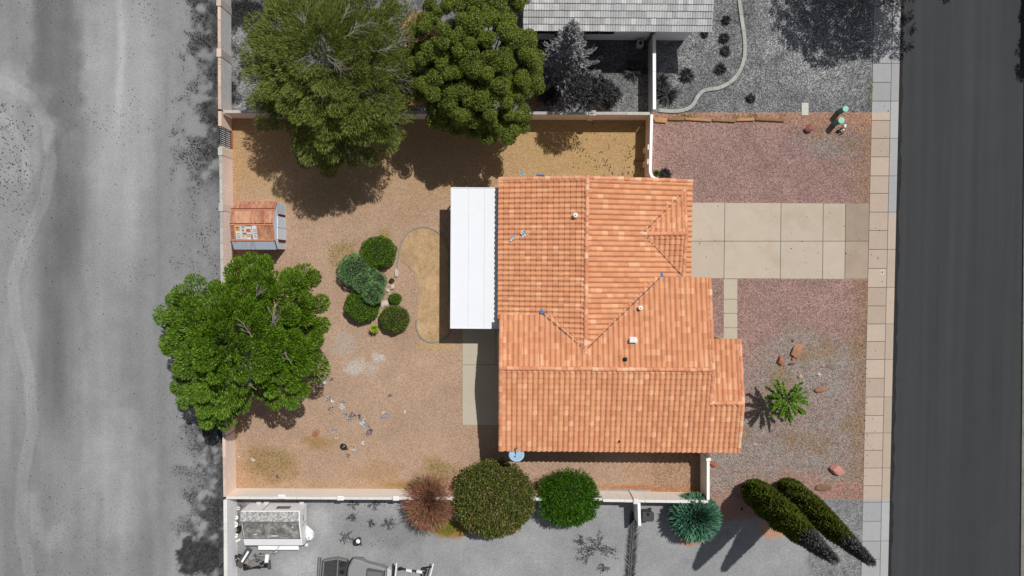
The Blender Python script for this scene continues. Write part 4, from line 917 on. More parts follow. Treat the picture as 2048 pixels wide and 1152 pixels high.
clipped(790.5, 597, .3, .46, .38, .36, 'small flat-sided clipped shrub among the pale stones', LF_box, 1600)
clipped(783.5, 561, .15, .19, .17, .2, 'tiny ball shrub above the pale stones', LF_box, 500, .06, .04)
q = P(735, 562); e = empty('cloud_juniper', (q.x, q.y, 0), 0, 'bluish green cloud-pruned juniper with several rounded pads', 'shrub')
b0 = q
for px, py, z, r in ((709, 540, .95, 1.08), (727, 567, 1.5, .68), (747, 585, 1.8, .74), (756, 562, .95, .58), (739, 553, .8, .66)):
    c = rel_px(px, py, z); n = int(4200 * r * r); nn = sph(n); nn[:, 2] = np.abs(nn[:, 2]) * np.where(RNG.random(n) < .8, 1, -.5); lump = 1 + RNG.normal(0, .045, n) + .06 * np.sin(nn[:, 0] * 8 + px) * np.cos(nn[:, 1] * 9)
    base = c + nn * lump[:, None] * np.array((r, r, r * .55)); leaves('foliage_pad', base, unit(nn * .8 + sph(n) * .7), unit(sph(n) + nn), .10 * RNG.uniform(.6, 1.4, n), .04 * RNG.uniform(.6, 1.4, n), LF_cloud, e)
    ellips('inner_branches', tuple(c), (r * .9, r * .9, r * .46), core_m, e); MB().tube([(0, 0, 0), tuple(c)], .05, 6).build('stem', m_bark, e)
def spiky(px, py, r, hgt, n, mat, label, name='spiky_plant', cat='plant', group=None, W=.05, L0=.75, tilt=(.15, 1.3), b2=None, z0=0.0):
    q = P(px, py, 0); e = empty(name, (q.x, q.y, 0), 0, label, cat, group)
    a = RNG.uniform(0, 6.283, n); el = RNG.uniform(*tilt, n); d = np.stack([np.cos(a) * np.cos(el), np.sin(a) * np.cos(el), np.sin(el) * hgt / r], 1)
    base = np.zeros((n, 3)) + np.array([0, 0, .05 + z0]) + sph(n) * .05; Ln = r * RNG.uniform(L0, 1.05, n)
    v = []; du = unit(d); side = unit(np.cross(du, np.array([0, 0, 1.0]) + sph(n) * .2)); dl_ = Ln * np.linalg.norm(d, axis=1)
    m1 = base + d * (Ln * .5)[:, None] ; tip = base + d * Ln[:, None]; tip[:, 2] -= .25 * Ln * (1 - np.sin(el)); tip[:, 2] = np.maximum(tip[:, 2], .03)
    w = (W * RNG.uniform(.7, 1.3, n))[:, None]
    np_mesh('blades', np.stack([base, m1 + side * w, tip, m1 - side * w], 1).reshape(-1, 3), np.arange(4 * n).reshape(n, 4), mat, e)
    MB().lathe([(.06, -.05 - z0), (.07, .08), (.03, .14)], (0, 0, z0), 8).build('stem', m_bark, e); return e
spiky(752, 656, .40, .35, 150, LF_lime, 'small lime green spiky plant beside the clipped shrub', W=.04, z0=.55)

# --- bushes along the bottom wall
def bush(px, py, z, rx, ry, rz, label, mat, ncl, per, L, W, cl=.3, name='bush', cat='bush', corem=core_m, upb=.2, out=.7, seedlow=-.3, jitter=.10, mind=.22):
    c = P(px, py, z); e = empty(name, (c.x, c.y, 0), 0, label, cat)
    cs = crown_pts(ncl, (0, 0, z), (rx - cl * .7, ry - cl * .7, rz - cl * .5), seedlow, jitter, mind)
    puffs('foliage', cs, RNG.uniform(cl * .7, cl * 1.2, len(cs)), per, L, W, mat, e, out, upb, 1, -.4, (.4, 1.0), .35)
    ellips('inner_branches', (0, 0, z), (rx * .78, ry * .78, rz * .8), corem, e); MB().tube([(0, 0, -.05), (0, 0, z)], .1, 7).build('stem', m_bark, e); return e
bush(988, 996, 1.6, 2.92, 2.78, 1.75, 'large round olive bush flecked with brown leaves at the bottom wall', LF_olive, 420, 58, .15, .10, .34)
bush(1137, 994, 1.4, 2.25, 2.10, 1.5, 'bright green shaggy bush at the bottom wall below the house', LF_bright, 170, 95, .22, .055, .34, out=.9, jitter=.22, mind=.3)
# red-brown feathery bush
q = P(864, 988); e = empty('feathery_bush', (q.x, q.y, 0), 0, 'reddish brown feathery bush leaning over the bottom wall', 'bush'); n = 11000
a = RNG.uniform(0, 6.283, n); el = RNG.uniform(-.1, 1.45, n); d = np.stack([np.cos(a) * np.cos(el), np.sin(a) * np.cos(el), np.sin(el)], 1)
t = RNG.uniform(.25, .95, n); LL = RNG.uniform(1.35, 1.95, n); base = d * (t * LL)[:, None] * np.array((1, 1.15, .9)) + np.array((0, -.1, 1.35)); base[:, 2] = np.maximum(base[:, 2], .05); leaves('foliage', base, unit(d + sph(n) * .28), unit(sph(n) + np.array((0, 0, .6))), .40 * RNG.uniform(.6, 1.3, n), .036 * RNG.uniform(.7, 1.3, n), LF_red, e)
mb = MB()
for i in range(46):
    k = d[i * 7]; limb(mb, (0, -.3, -.05), tuple(np.array((0, -.1, 1.35)) + k * LL[i * 7] * .85), .03, .008, 0, 3, 4, .05)
mb.build('stems', m_plain('red_stem', alb(120, 74, 62), .9, .2), e)
q = P(832, 962); 
spiky(838, 956, .6, .7, 40, m_leaf('pale_blade', [(0, g(90, 120, 90)), (1, g(130, 150, 120))], .5, .2, .05), 'small pale green spiky clump at the upper edge of the reddish bush', W=.02, z0=.9)
# blue-green radial bush
q = P(1381, 1022); b0 = q; e = empty('spiky_bush', (q.x, q.y, 0), 0, 'blue green spiky bush with radiating blades at the corner of the wall', 'bush'); n = 2400
a = RNG.uniform(0, 6.283, n); el = np.arcsin(RNG.uniform(.02, 1, n)); nn = np.stack([np.cos(a) * np.cos(el), np.sin(a) * np.cos(el), np.sin(el)], 1); lump = RNG.uniform(.55, .80, n)
d = unit(nn + sph(n) * .16); base = nn * lump[:, None] * np.array((1.75, 1.6, 1.5)) + np.array((0, 0, 1.15)); leaves('blades', base, d, unit(np.cross(d, np.cross(np.array([0, 0, 1.0]), d)) + sph(n) * .3), .62 * RNG.uniform(.7, 1.2, n), .12 * RNG.uniform(.7, 1.2, n), LF_blue, e, .15)
n = 900; a = RNG.uniform(0, 6.283, n); nn = np.stack([np.cos(a), np.sin(a), RNG.uniform(-.1, .25, n)], 1); base = nn * np.array((1.5, 1.4, 1)) + np.array((0, 0, .9)); leaves('lower_foliage', base, unit(nn + sph(n) * .3), unit(sph(n) + np.array((0, 0, 1))), .34 * RNG.uniform(.7, 1.2, n), .08 * RNG.uniform(.7, 1.2, n), LF_edge, e)
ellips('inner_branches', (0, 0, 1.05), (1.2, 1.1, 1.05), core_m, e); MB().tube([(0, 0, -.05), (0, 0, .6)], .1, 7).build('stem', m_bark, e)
# small conifer-like tree in the front gravel
q = P(1549, 789); b0 = q; e = empty('young_tree', (q.x, q.y, 0), 0, 'small bright green star-shaped tree in the front gravel', 'tree'); mb = MB(); bs = []; ds = []
for i in range(34):
    a_ = i * 2.4 + random.uniform(-.3, .3); zz = 1.4 + 1.5 * i / 34; ln = (1.75 - .85 * (i / 34)) * random.uniform(.8, 1.1); k = Vector((math.cos(a_), math.sin(a_), .30)); s0 = Vector((0, 0, zz)); s1 = s0 + k * ln; limb(mb, s0, s1, .02, .008, 0, 3, 4, .05)
    for j in range(150):
        t_ = random.uniform(.2, 1); bs.append(tuple(s0.lerp(s1, t_))); ds.append(tuple((k * 1.0 + Vector((random.gauss(0, .8), random.gauss(0, .8), random.gauss(0, .5)))).normalized()))
mb.tube([(0, 0, -.1), (0, 0, 3.0)], [.06, .02], 7); mb.build('branches', m_bark, e); n = len(bs); leaves('foliage', np.array(bs), np.array(ds), unit(sph(n) + np.array((0, 0, 1))), .19 * RNG.uniform(.7, 1.3, n), .055 * RNG.uniform(.7, 1.3, n), LF_star, e)
# cypresses
def cypress_mat(zcut, nm):
    m = LF_dense.copy(); m.name = nm; nt = m.node_tree; b = nt.nodes['Principled BSDF']; src = b.inputs['Base Color'].links[0].from_socket
    gq = nd(nt, 'ShaderNodeNewGeometry'); s_ = nd(nt, 'ShaderNodeSeparateXYZ'); nt.links.new(gq.outputs['Position'], s_.inputs[0]); mr = nd(nt, 'ShaderNodeMapRange'); mr.inputs['From Min'].default_value = zcut - .25; mr.inputs['From Max'].default_value = zcut + .25
    nt.links.new(s_.outputs['Z'], mr.inputs['Value']); src = mult_color(nt, src, s_.outputs['Z'], .78, .78); h_ = nd(nt, 'ShaderNodeHueSaturation'); h_.inputs['Saturation'].default_value = .03; h_.inputs['Value'].default_value = .95; nt.links.new(mr.outputs[0], h_.inputs['Fac']); nt.links.new(src, h_.inputs['Color'])
    nt.links.new(h_.outputs[0], b.inputs['Base Color']); [nt.links.new(h_.outputs[0], t.inputs['Color']) for t in nt.nodes if t.type == 'BSDF_TRANSLUCENT']; return m
def cypress(bpx, bpy_, tpx, tpy, h, r, label, zcut, n=26000):
    b_ = P(bpx, bpy_); t_ = P(tpx, tpy, h); e = empty('cypress_tree', (b_.x, b_.y, 0), 0, label, 'tree'); ax = np.array((t_.x - b_.x, t_.y - b_.y, h))
    prof = lambda f: r * np.where(f < .10, .62 + .38 * np.sqrt(np.clip(f / .10, 0, 1)), np.where(f < .38, 1.0, np.maximum(1 - ((np.maximum(f, .38) - .38) / .62) ** 1.25, .03)))
    f = RNG.random(n) ** 1.25 * .97; a = RNG.uniform(0, 6.283, n); lump = 1 + .10 * np.sin(a * 5 + f * 30) + RNG.normal(0, .05, n); rr = prof(f) * lump
    base = ax * f[:, None] + np.stack([np.cos(a) * rr, np.sin(a) * rr, .15 + 0 * a], 1); nn = np.stack([np.cos(a), np.sin(a), 0 * a], 1)
    d = unit(nn * .75 + np.array((0, 0, .75)) + sph(n) * .45); m_ = cypress_mat(zcut, 'cypress_foliage'); leaves('foliage', base, d, unit(nn + sph(n) * .5), .24 * RNG.uniform(.6, 1.4, n), .085 * RNG.uniform(.7, 1.3, n), m_, e)
    mb = MB(); fs_ = np.linspace(0, .96, 14); pts = [tuple(ax * q + np.array((0, 0, .1))) for q in fs_]; mb.tube(pts, [float(prof(np.array(q))) * .86 for q in fs_], 14); mb.build('inner_branches', core_m, e, True)
    MB().tube([(0, 0, -.1), (0, 0, .5)], .18, 8).build('trunk', m_bark, e)
cypress(1502, 978, 1672, 1123, 12.6, .82, 'left one of the two tall slim cypresses by the street, the thicker one', 9.4)
cypress(1570, 972, 1746, 1128, 12.6, .68, 'right one of the two tall slim cypresses by the street, the thinner one', 9.9)

# --- grey plants in the neighbour's yard
b0 = P(1130, 150); e = empty('spruce_tree', (b0.x, b0.y, 0), 0, 'grey pointed spruce in front of the grey-roofed house', 'tree'); mb = MB(); bs = []; ds = []; top = rel_px(1147, 46, 9.6); n = 110
for i in range(n):
    f = (i / n); zz = .4 + 9.0 * f ** 1.1; s0 = Vector(top) * (zz / 9.6); ln = 2.5 * (1 - f) ** 1.0 * random.uniform(.75, 1.08) + .15; a_ = i * 2.399; k = Vector((math.cos(a_), math.sin(a_), .12)); s1 = s0 + k * ln; limb(mb, s0, s1, .03, .01, .04, 3, 4, .05)
    for j in range(int(50 * ln + 26)):
        t_ = random.uniform(.15, 1) ** .8; sd_ = Vector((-k.y, k.x, 0)) * random.uniform(-1, 1) * .2 * ln * (1.1 - t_); bs.append(tuple(s0.lerp(s1, t_) + sd_)); ds.append(tuple((k + sd_ * 1.2 + Vector((random.gauss(0, .4), random.gauss(0, .4), random.gauss(.1, .4)))).normalized()))
mb.tube([(0, 0, -.1), tuple(top)], [.16, .02], 8); mb.build('branches', m_bark, e); n = len(bs); leaves('foliage', np.array(bs), np.array(ds), unit(sph(n) + np.array((0, 0, 1.2))), .20 * RNG.uniform(.7, 1.3, n), .09 * RNG.uniform(.7, 1.3, n), LF_grey, e)
bush(1214, 192, 1.0, 1.0, .85, 1.0, 'low dark grey bush to the right of the grey spruce', LF_black, 50, 46, .20, .07, .3, corem=core_g, jitter=.5)
q = P(1163, 212); b0 = q; e = empty('added_shadow_tree', (q.x, q.y, 0), 0, 'loose grey tree added between the grey spruce and the wall to cast a shadow', 'tree'); cs = crown_pts(46, (0, 0, 4.7), (1.5, 1.1, .7), -.6, .7, .2); tufts('crown', cs, np.array((0, 0, 3.2)), 60, .26, .06, LF_black, e, .34, .9); trunk_limbs(e, (0, 0, 3.4), .09, [tuple(c) for c in cs[::3]], m_bark)  # extra tree put in for the feathery shadow it throws past the wall
bush(1096, 186, .7, .8, .9, .8, 'low dark grey bush to the left of the grey spruce', LF_black, 50, 44, .16, .06, .25, corem=core_g)
GA = 'dark spiky yuccas in the neighbouring yard'
for (x, y, r, hh, lb) in ((1268, 143, .85, .9, 'dark yucca in the shade of the grey-roofed house, left of the white topped wall'), (1321, 165, .85, .8, 'upper one of two big dark yuccas against the white topped wall'), (1333, 190, 1.0, .9, 'lower one of two big dark yuccas against the white topped wall'),
        (1373.5, 151, .66, .6, 'dark round yucca beside the two big yuccas at the wall'), (1440, 139, .5, .45, 'dark yucca at the bend of the curved edging, lowest in its row'), (1450, 102, .46, .4, 'second dark yucca from the bottom in the row along the curved edging'), (1447.5, 77, .46, .45, 'third dark yucca from the bottom in the row along the curved edging'),
        (1452, 41, .38, .4, 'topmost dark yucca in the row along the curved edging'), (1409, 68, .34, .4, 'small dark yucca under the corner of the grey roof'), (1501, 197, .4, .35, 'lone small dark yucca outside the curved edging'), (1330, 348, .52, .5, 'dark charcoal yucca tucked beside the top of the tiled roof')):
    spiky(x, y, r * 1.12, hh, 120, LF_black, lb, 'yucca', 'plant', GA if y < 300 else None, W=.04, tilt=(.05, 1.1))
spiky(1312, 347, .3, .35, 70, LF_bright, 'small green plant between the curved wall cap and the charcoal yucca', W=.03)
# street tree past the top edge and hedge past the right edge
b0 = P(1765, -58); e = empty('street_tree', (b0.x, b0.y, 0), 0, 'lacy dark street tree over the sidewalk at the top edge', 'tree'); cs = []
for px, py, z, r, rz, n in ((1860, -140, 6.0, 3.4, 1.1, 330), (1760, -130, 5.6, 2.8, 1.1, 180), (1800, -60, 5.2, 2.4, .9, 90), (1920, -80, 5.4, 2.2, .9, 80), (1870, -60, 5.0, 1.9, .7, 46), (1820, -30, 4.6, 1.3, .5, 16), (1720, -60, 4.8, 1.8, .6, 40)):
    cs.append(crown_pts(n, rel_px(px, py, z), (r, r, rz), -.5, .75, .12))
cs = np.concatenate(cs); cs = thin(cs, .42); tufts('crown', cs, np.array((0, 0, 3.5)), 82, .20, .07, LF_black, e, .40, .95); trunk_limbs(e, (.2, .2, 3.6), .2, [tuple(c) for c in cs[::6]], m_plain('dark_bark', (.03, .028, .025), .95, .2))
b0 = P(2092, 40); e = empty('hedge', (b0.x, b0.y, 0), 0, 'dark hedge on the far side of the street at the top right corner', 'hedge'); cs = []
for i in range(90): cs.append((random.uniform(-.9, .9), random.uniform(-3.0, 4.2), random.uniform(.4, 2.6)))
puffs('foliage', np.array(cs), RNG.uniform(.35, .5, 90), 130, .16, .08, LF_black, e, .7, .2, 1, -.5, (.6, 1), .3); MB().box((0, .6, 1.3), (1.5, 7, 2.5)).build('inner_branches', core_g, e)
# flat dark frond and weed shapes on the grey lot
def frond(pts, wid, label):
    q = P(*pts[0]); e = empty('frond_shape', (q.x, q.y, 0), 0, label, 'palm frond'); path = [P(*p) - Vector((q.x, q.y, 0)) for p in pts]; path = [Vector((p.x, p.y, .06)) for p in path]; MB().tube(path, [.035] * (len(path) - 1) + [.012], 5).build('rachis', LF_black, e)
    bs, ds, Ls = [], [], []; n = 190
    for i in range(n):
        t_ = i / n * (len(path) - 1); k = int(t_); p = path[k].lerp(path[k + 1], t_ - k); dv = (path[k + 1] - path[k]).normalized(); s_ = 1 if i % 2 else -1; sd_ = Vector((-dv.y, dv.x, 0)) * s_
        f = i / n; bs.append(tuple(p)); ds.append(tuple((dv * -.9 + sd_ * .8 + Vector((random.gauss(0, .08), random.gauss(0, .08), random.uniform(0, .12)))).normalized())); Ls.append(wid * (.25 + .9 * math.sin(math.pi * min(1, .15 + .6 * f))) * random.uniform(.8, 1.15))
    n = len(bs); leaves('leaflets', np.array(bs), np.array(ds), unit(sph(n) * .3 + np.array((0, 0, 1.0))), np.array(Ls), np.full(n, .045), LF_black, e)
frond([(1257, 1200), (1259, 1160), (1262, 1110), (1266, 1060), (1268, 1026)][::-1], .62, 'long dark feathery frond shape flat on the grey lot')
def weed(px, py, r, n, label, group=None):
    """flat dark weed shape: crooked stems running out from the root, small leaves along them"""
    q = P(px, py); e = empty('weed_shape', (q.x, q.y, 0), 0, label, 'weed', group); k = max(4, int(n / 11)); bs, ds = [], []; mb = MB()
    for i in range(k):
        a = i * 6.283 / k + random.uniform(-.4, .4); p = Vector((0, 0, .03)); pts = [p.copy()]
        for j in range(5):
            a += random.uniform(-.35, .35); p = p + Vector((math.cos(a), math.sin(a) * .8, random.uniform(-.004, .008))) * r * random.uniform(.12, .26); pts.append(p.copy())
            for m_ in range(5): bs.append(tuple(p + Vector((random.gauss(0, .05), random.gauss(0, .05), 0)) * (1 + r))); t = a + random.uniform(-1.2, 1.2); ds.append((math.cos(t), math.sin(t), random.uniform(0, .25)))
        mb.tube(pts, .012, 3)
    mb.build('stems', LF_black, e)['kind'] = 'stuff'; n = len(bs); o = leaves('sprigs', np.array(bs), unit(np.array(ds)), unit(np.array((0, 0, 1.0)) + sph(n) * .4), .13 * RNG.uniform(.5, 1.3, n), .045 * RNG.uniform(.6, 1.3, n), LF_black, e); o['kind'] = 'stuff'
GW = 'dark weed shapes on the grey lot'
for (x, y, r, n, lb) in ((1196, 1096, 1.25, 150, 'largest dark weed shape on the grey lot, left of the frond shape'), (1172, 1112, .7, 60, 'dark weed shape just below the largest one'), (1160, 1080, .35, 22, 'dark weed shape above left of the largest one'), (1208, 1135, .4, 30, 'dark weed shape near the bottom edge beside the frond shape'),
        (776, 1048, .5, 60, 'dark weed shape halfway between the camper and the reddish bush'), (744, 1046, .25, 20, 'dark weed shape just left of the one near the reddish bush'), (703, 1036, .3, 26, 'dark weed shape to the right of the camper'), (692, 1074, .5, 55, 'dark weed shape beside the black stump'), (750, 1010, .4, 34, 'dark weed shape close under the bottom wall'), (705, 1008, .35, 22, 'dark weed shape close under the bottom wall beside the camper'), (1275, 1035, .5, 60, 'dark tuft at the foot of the white wall stub')):
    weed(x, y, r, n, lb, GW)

# ------------------------------------------------------------------ rocks, timbers, edging
def rock(px, py, rx, ry, hh, rz, rgb, label, name='rock', cat='rock', group=None, flat=False, seed=0):
    q = P(px, py, hh * .5); rng = np.random.default_rng(int(px * 7 + py)); bm = bmesh.new(); bmesh.ops.create_icosphere(bm, subdivisions=3, radius=1.0)
    ks = rng.normal(size=(13, 3)); ks /= np.linalg.norm(ks, axis=1)[:, None]; of = rng.uniform(.48, .86, 13)
    for v in bm.verts:
        p = np.array(v.co)
        for k, o_ in zip(ks, of):
            t_ = p @ k
            if t_ > o_: p = p - k * (t_ - o_) * .92
        p *= 1 + .03 * rng.normal(); v.co = Vector((p[0] * rx * 1.28, p[1] * ry * 1.28, max(p[2], -.5) * hh * .9 + hh * .35))
    me = bpy.data.meshes.new(name); bm.to_mesh(me); bm.free(); me.materials.append(m_plain('stone_' + str(int(px)), alb(*rgb), .95, .22, 7, (30, .12)))
    o = link(name, me); o.location = (q.x, q.y, 0); o.rotation_euler = (0, 0, R(rz)); return tag(o, label, cat, group)
rock(1595, 704, .32, .62, .35, -22, (176, 128, 104), 'large reddish angular rock in the front gravel, biggest of the group'); rock(1563, 723, .26, .3, .32, 10, (170, 112, 90), 'reddish block-shaped rock left of the biggest rock'); rock(1586, 682, .09, .09, .12, 0, (120, 84, 70), 'tiny brown stone above the biggest rock')
rock(1587, 717, .14, .12, .15, 0, (170, 118, 98), 'small reddish stone touching the foot of the biggest rock'); rock(1584, 728, .2, .1, .14, 0, (112, 88, 80), 'dark flat stone under the biggest rock'); rock(1600.5, 752, .16, .14, .14, 40, (196, 158, 130), 'pale tan stone below the biggest rock'); rock(1598, 744, .09, .08, .1, 0, (190, 150, 120), 'tiny tan stone beside the pale tan stone')
rock(1645, 732, .1, .12, .1, 0, (186, 140, 120), 'tiny pinkish stone left of the grey stump disc'); rock(1638.5, 749, .13, .1, .1, 0, (214, 188, 160), 'small cream stone below the grey stump disc'); rock(1660, 753, .06, .06, .07, 0, (220, 190, 165), 'tiny cream stone right of the small cream stone'); rock(1642.5, 779.5, .4, .18, .24, 8, (156, 114, 92), 'long brown rock to the upper right of the small star-shaped tree')
rock(1675, 939, .48, .3, .42, -28, (196, 138, 122), 'pink squarish boulder near the sidewalk'); rock(1650, 975, .66, .27, .26, -4, (140, 108, 84), 'long flat brown boulder between the cypress and the sidewalk'); rock(1425, 928, .3, .18, .3, -35, (180, 110, 84), 'reddish stone leaning at the short cream wall'); rock(1510, 889, .16, .07, .06, -5, (200, 170, 140), 'thin pale stone in the lower front gravel')
rock(1619, 256, .34, .22, .34, 30, (150, 96, 92), 'dark red rock beside the white utility lid'); rock(1697, 884, .1, .05, .06, -30, (190, 140, 118), 'small pink sliver of stone near the sidewalk'); rock(1484, 1018, .09, .09, .1, 0, (50, 44, 44), 'small dark stone in the shade of the cypresses')
o = rock(1664, 731, .3, .33, .1, 0, (136, 122, 114), 'flat grey tree stump disc in the front gravel', 'tree_stump', 'stump')
for (x, y, rx, ry, hh, rz, lb) in ((792.5, 547, .13, .29, .2, 10, 'long white stone at the edge of the sand bed'), (784, 575, .15, .2, .18, -20, 'upper pale stone of the pair beside the bluish juniper'), (775, 581, .15, .17, .18, -30, 'lower pale stone of the pair beside the bluish juniper'), (778, 588, .12, .08, .1, 20, 'small flat grey stone under the pale pair'), (771, 607, .34, .2, .12, 30, 'broad flat pale slab of stone between the clipped shrubs'), (764, 613, .1, .12, .12, 0, 'small pale stone at the end of the broad flat slab'), (813, 643, .05, .14, .08, 0, 'thin pale stone right of the brownish clipped shrub'), (505.5, 920, .18, .14, .14, 0, 'grey white stone in the bottom left corner of the backyard'), (478, 914, .1, .08, .1, 0, 'small white stone at the foot of the ribbed pink wall')):
    rock(x, y, rx, ry, hh, rz, (206, 192, 176), lb, 'pale_stone', 'stone')
m_log = m_plain('weathered_timber', alb(168, 128, 92), .95, .2, 2, (12, .12), objrand=.15); GT = 'landscape timbers along the pink gravel'
for (x0, y0, x1, y1, lb) in ((1307, 237.5, 1335, 239.5, 'short landscape timber nearest the white capped wall'), (1309, 241.5, 1333, 243.5, 'broken second layer timber below the one nearest the wall'), (1336, 238, 1369, 238.5, 'landscape timber second from the wall'), (1370, 237.5, 1423, 241, 'long landscape timber third from the wall'), (1424, 239.5, 1471, 242, 'long landscape timber fourth from the wall'), (1472, 240, 1509, 239, 'landscape timber second from the right end'), (1510, 238, 1569, 241, 'landscape timber at the right end of the row, pointing to the utility lid')):
    a_, c_ = P(x0, y0, .1), P(x1, y1, .1); mb = MB(); d = (c_ - a_); o = mb.bar((0, 0, .09), (d.x, d.y, .09), .2, .17).build('landscape_timber', m_log, None, bevel=.035); o.location = (a_.x, a_.y, 0); tag(o, lb, 'timber', GT)
# curved edging
m_edge = m_plain('edging_concrete', alb(172, 170, 164), .9, .1, 2, (14, .06), objrand=.05)
def catmull(pts, per=6):
    out = []; n = len(pts); pts = [Vector(p) for p in pts]
    for i in range(n - 1):
        p0, p1, p2, p3 = pts[max(i - 1, 0)], pts[i], pts[i + 1], pts[min(i + 2, n - 1)]
        for j in range(per):
            t = j / per; out.append(.5 * ((2 * p1) + (-p0 + p2) * t + (2 * p0 - 5 * p1 + 4 * p2 - p3) * t * t + (-p0 + 3 * p1 - 3 * p2 + p3) * t ** 3))
    out.append(pts[-1]); return out
def edging(pxs, w, hh, mat, label, segs, gap=.012, name='garden_edging'):
    path = catmull([P(x, y).to_3d() for x, y in pxs], 8); o = path[0].copy(); e = empty(name, (o.x, o.y, 0), 0, label, 'edging'); path = [p - o for p in path]; n = len(path) - 1; k = max(1, n // segs)
    for i in range(0, n, k):
        sub = path[i:min(i + k, n) + 1]
        if len(sub) < 2: continue
        sub[-1] = sub[-1].lerp(sub[-2], .06); sweep(sub, w, -.05, hh + random.uniform(-.006, .006)).build('edging_block', mat, e, bevel=.015)
edging([(1474, -60), (1478, 0), (1483, 40), (1488, 75), (1489, 105), (1484, 130), (1474, 150), (1458, 166), (1438, 176), (1420, 179), (1405, 183), (1394, 195), (1386, 209), (1372, 219), (1348, 223), (1316, 221)], .26, .12, m_edge, 'curving concrete edging around the yuccas of the neighbouring yard', 16)
# sand bed
m_sand = m_ground('sand', .10, 22, .3, .14, 2.5)
bedp = [(800, 520), (797, 505), (803, 486), (818, 465), (843, 455), (868, 461), (884, 474), (895, 500), (897, 545), (897, 600), (901, 640), (898, 662), (882, 679), (860, 683), (843, 674), (834, 655), (835, 620), (838, 585), (834, 556), (822, 535)]
def cf_sand(X, Y):
    n = fbm(X, Y, 30, 130); n2 = fbm(X, Y, 9, 131, 5); c = basec(X, (192, 160, 122)) * (.93 + .14 * n)[..., None]; c = mixc(c, (150, 124, 90), .45 * sstep(.5, .72, n2)); c = mixc(c, (198, 164, 116), .8 * blob(X, Y, 843, 512, 8, 10, .4, .3, 132)); c = mixc(c, (196, 162, 116), .6 * blob(X, Y, 862, 642, 10, 10, .4, .3, 133))
    return mixc(c, (168, 138, 110), .6 * blob(X, Y, 812, 530, 26, 22, .5, .5, 134))
bp = catmull([Vector((x, y, 0)) for x, y in bedp + bedp[:1]], 5)[:-1]; cx, cy = 862, 572; nr = 14; VX, VY = [], []
for k in range(1, nr + 1):
    for p in bp: VX.append(cx + (p.x - cx) * k / nr); VY.append(cy + (p.y - cy) * k / nr)
VX = np.array([cx] + VX, float); VY = np.array([cy] + VY, float); wx, wy = Pn(VX, VY, .004); nb = len(bp); fc = [(0, 1 + (j + 1) % nb, 1 + j) for j in range(nb)]
for k in range(nr - 1):
    for j in range(nb): a_ = 1 + k * nb; fc.append((a_ + j, a_ + (j + 1) % nb, a_ + nb + (j + 1) % nb, a_ + nb + j))
bed = MB().add([(x, y, .006 + .02 * (1 - (i - 1) // nb / nr)) for i, (x, y) in enumerate(zip(wx, wy))], fc).build('sand_bed', m_sand, None, True); bed['kind'] = 'structure'
at = bed.data.color_attributes.new('Col', 'FLOAT_COLOR', 'POINT'); cc = alb_np(cf_sand(VX, VY)); at.data.foreach_set('color', np.concatenate([cc, np.ones((len(cc), 1))], 1).astype(np.float32).ravel())
edging([(793, 541), (797, 515), (803, 487), (818, 464), (843, 454), (869, 460), (886, 475), (896, 500), (898, 545), (898, 600), (903, 640), (900, 664), (882, 681), (860, 684), (842, 675), (833, 655), (833, 640)], .11, .07, m_plain('sand_edging', alb(150, 144, 130), .9, .15, 2), 'thin curved concrete edging around the sand bed', 14)

# ------------------------------------------------------------------ shed
def m_rustmetal(name, c1, c2, thr=.5, scale=2.2, rough=.6):
    m, nt, b = newmat(name); g_ = nd(nt, 'ShaderNodeNewGeometry'); mp = nd(nt, 'ShaderNodeMapping'); mp.inputs['Scale'].default_value = (2.2, .6, .6); nt.links.new(g_.outputs['Position'], mp.inputs['Vector'])
    n1 = noise(nt, mp.outputs[0], scale, 7, .7); o = nd(nt, 'ShaderNodeObjectInfo'); ad = nd(nt, 'ShaderNodeMath', operation='MULTIPLY_ADD'); nt.links.new(o.outputs['Random'], ad.inputs[0]); ad.inputs[1].default_value = .25; nt.links.new(n1, ad.inputs[2])
    c = ramp(nt, ad.outputs[0], [(thr - .12, c1), (thr + .12, c2)]); c = mult_color(nt, c, noise(nt, g_.outputs['Position'], 9, 4), .88, 1.12); nt.links.new(c, b.inputs['Base Color']); b.inputs['Roughness'].default_value = rough; return m
def m_speck(name, stops, scale, rough):
    m, nt, b = newmat(name); nt.links.new(ramp(nt, noise(nt, coords(nt), scale, 7, .7), stops), b.inputs['Base Color']); b.inputs['Roughness'].default_value = rough; return m
m_rust = m_rustmetal('rusty_sheet', alb(160, 100, 78), alb(206, 156, 124), .60); m_bluemetal = m_rustmetal('blue_grey_sheet', alb(190, 168, 146), alb(196, 210, 226), .42, 3)
m_rib = m_plain('rust_rib', alb(206, 140, 104), .7, .12); m_brown = m_plain('brown_trim', alb(96, 44, 34), .8, .15); m_shedwall = m_plain('pale_blue_sheet', (.70, .77, .86), .6, .06)
xW_, xE_ = P(490, 454).x, P(572, 454).x; ym = P(520, 454).y; e = empty('garden_shed', (xE_, ym, 0), 0, 'rusty metal garden shed with gambrel roof against the rear wall', 'shed'); Ls = xE_ - xW_
prof = [(1.66, 2.08), (1.02, 2.58), (0, 2.84), (-1.02, 2.58), (-1.66, 2.08)]
wl = MB(); po = [(1.6, -.05), (1.6, 2.03), (1.0, 2.52), (0, 2.78), (-1.0, 2.52), (-1.6, 2.03), (-1.6, -.05)]; n = 7
vs = [(-.02, y, z) for y, z in po] + [(-Ls + .05, y, z) for y, z in po]; wl.add(vs, [tuple(range(n)), tuple(range(2 * n - 1, n - 1, -1))] + [((i + 1) % n, i, n + i, n + (i + 1) % n) for i in range(n)]); wl.build('wall', m_shedwall, e)
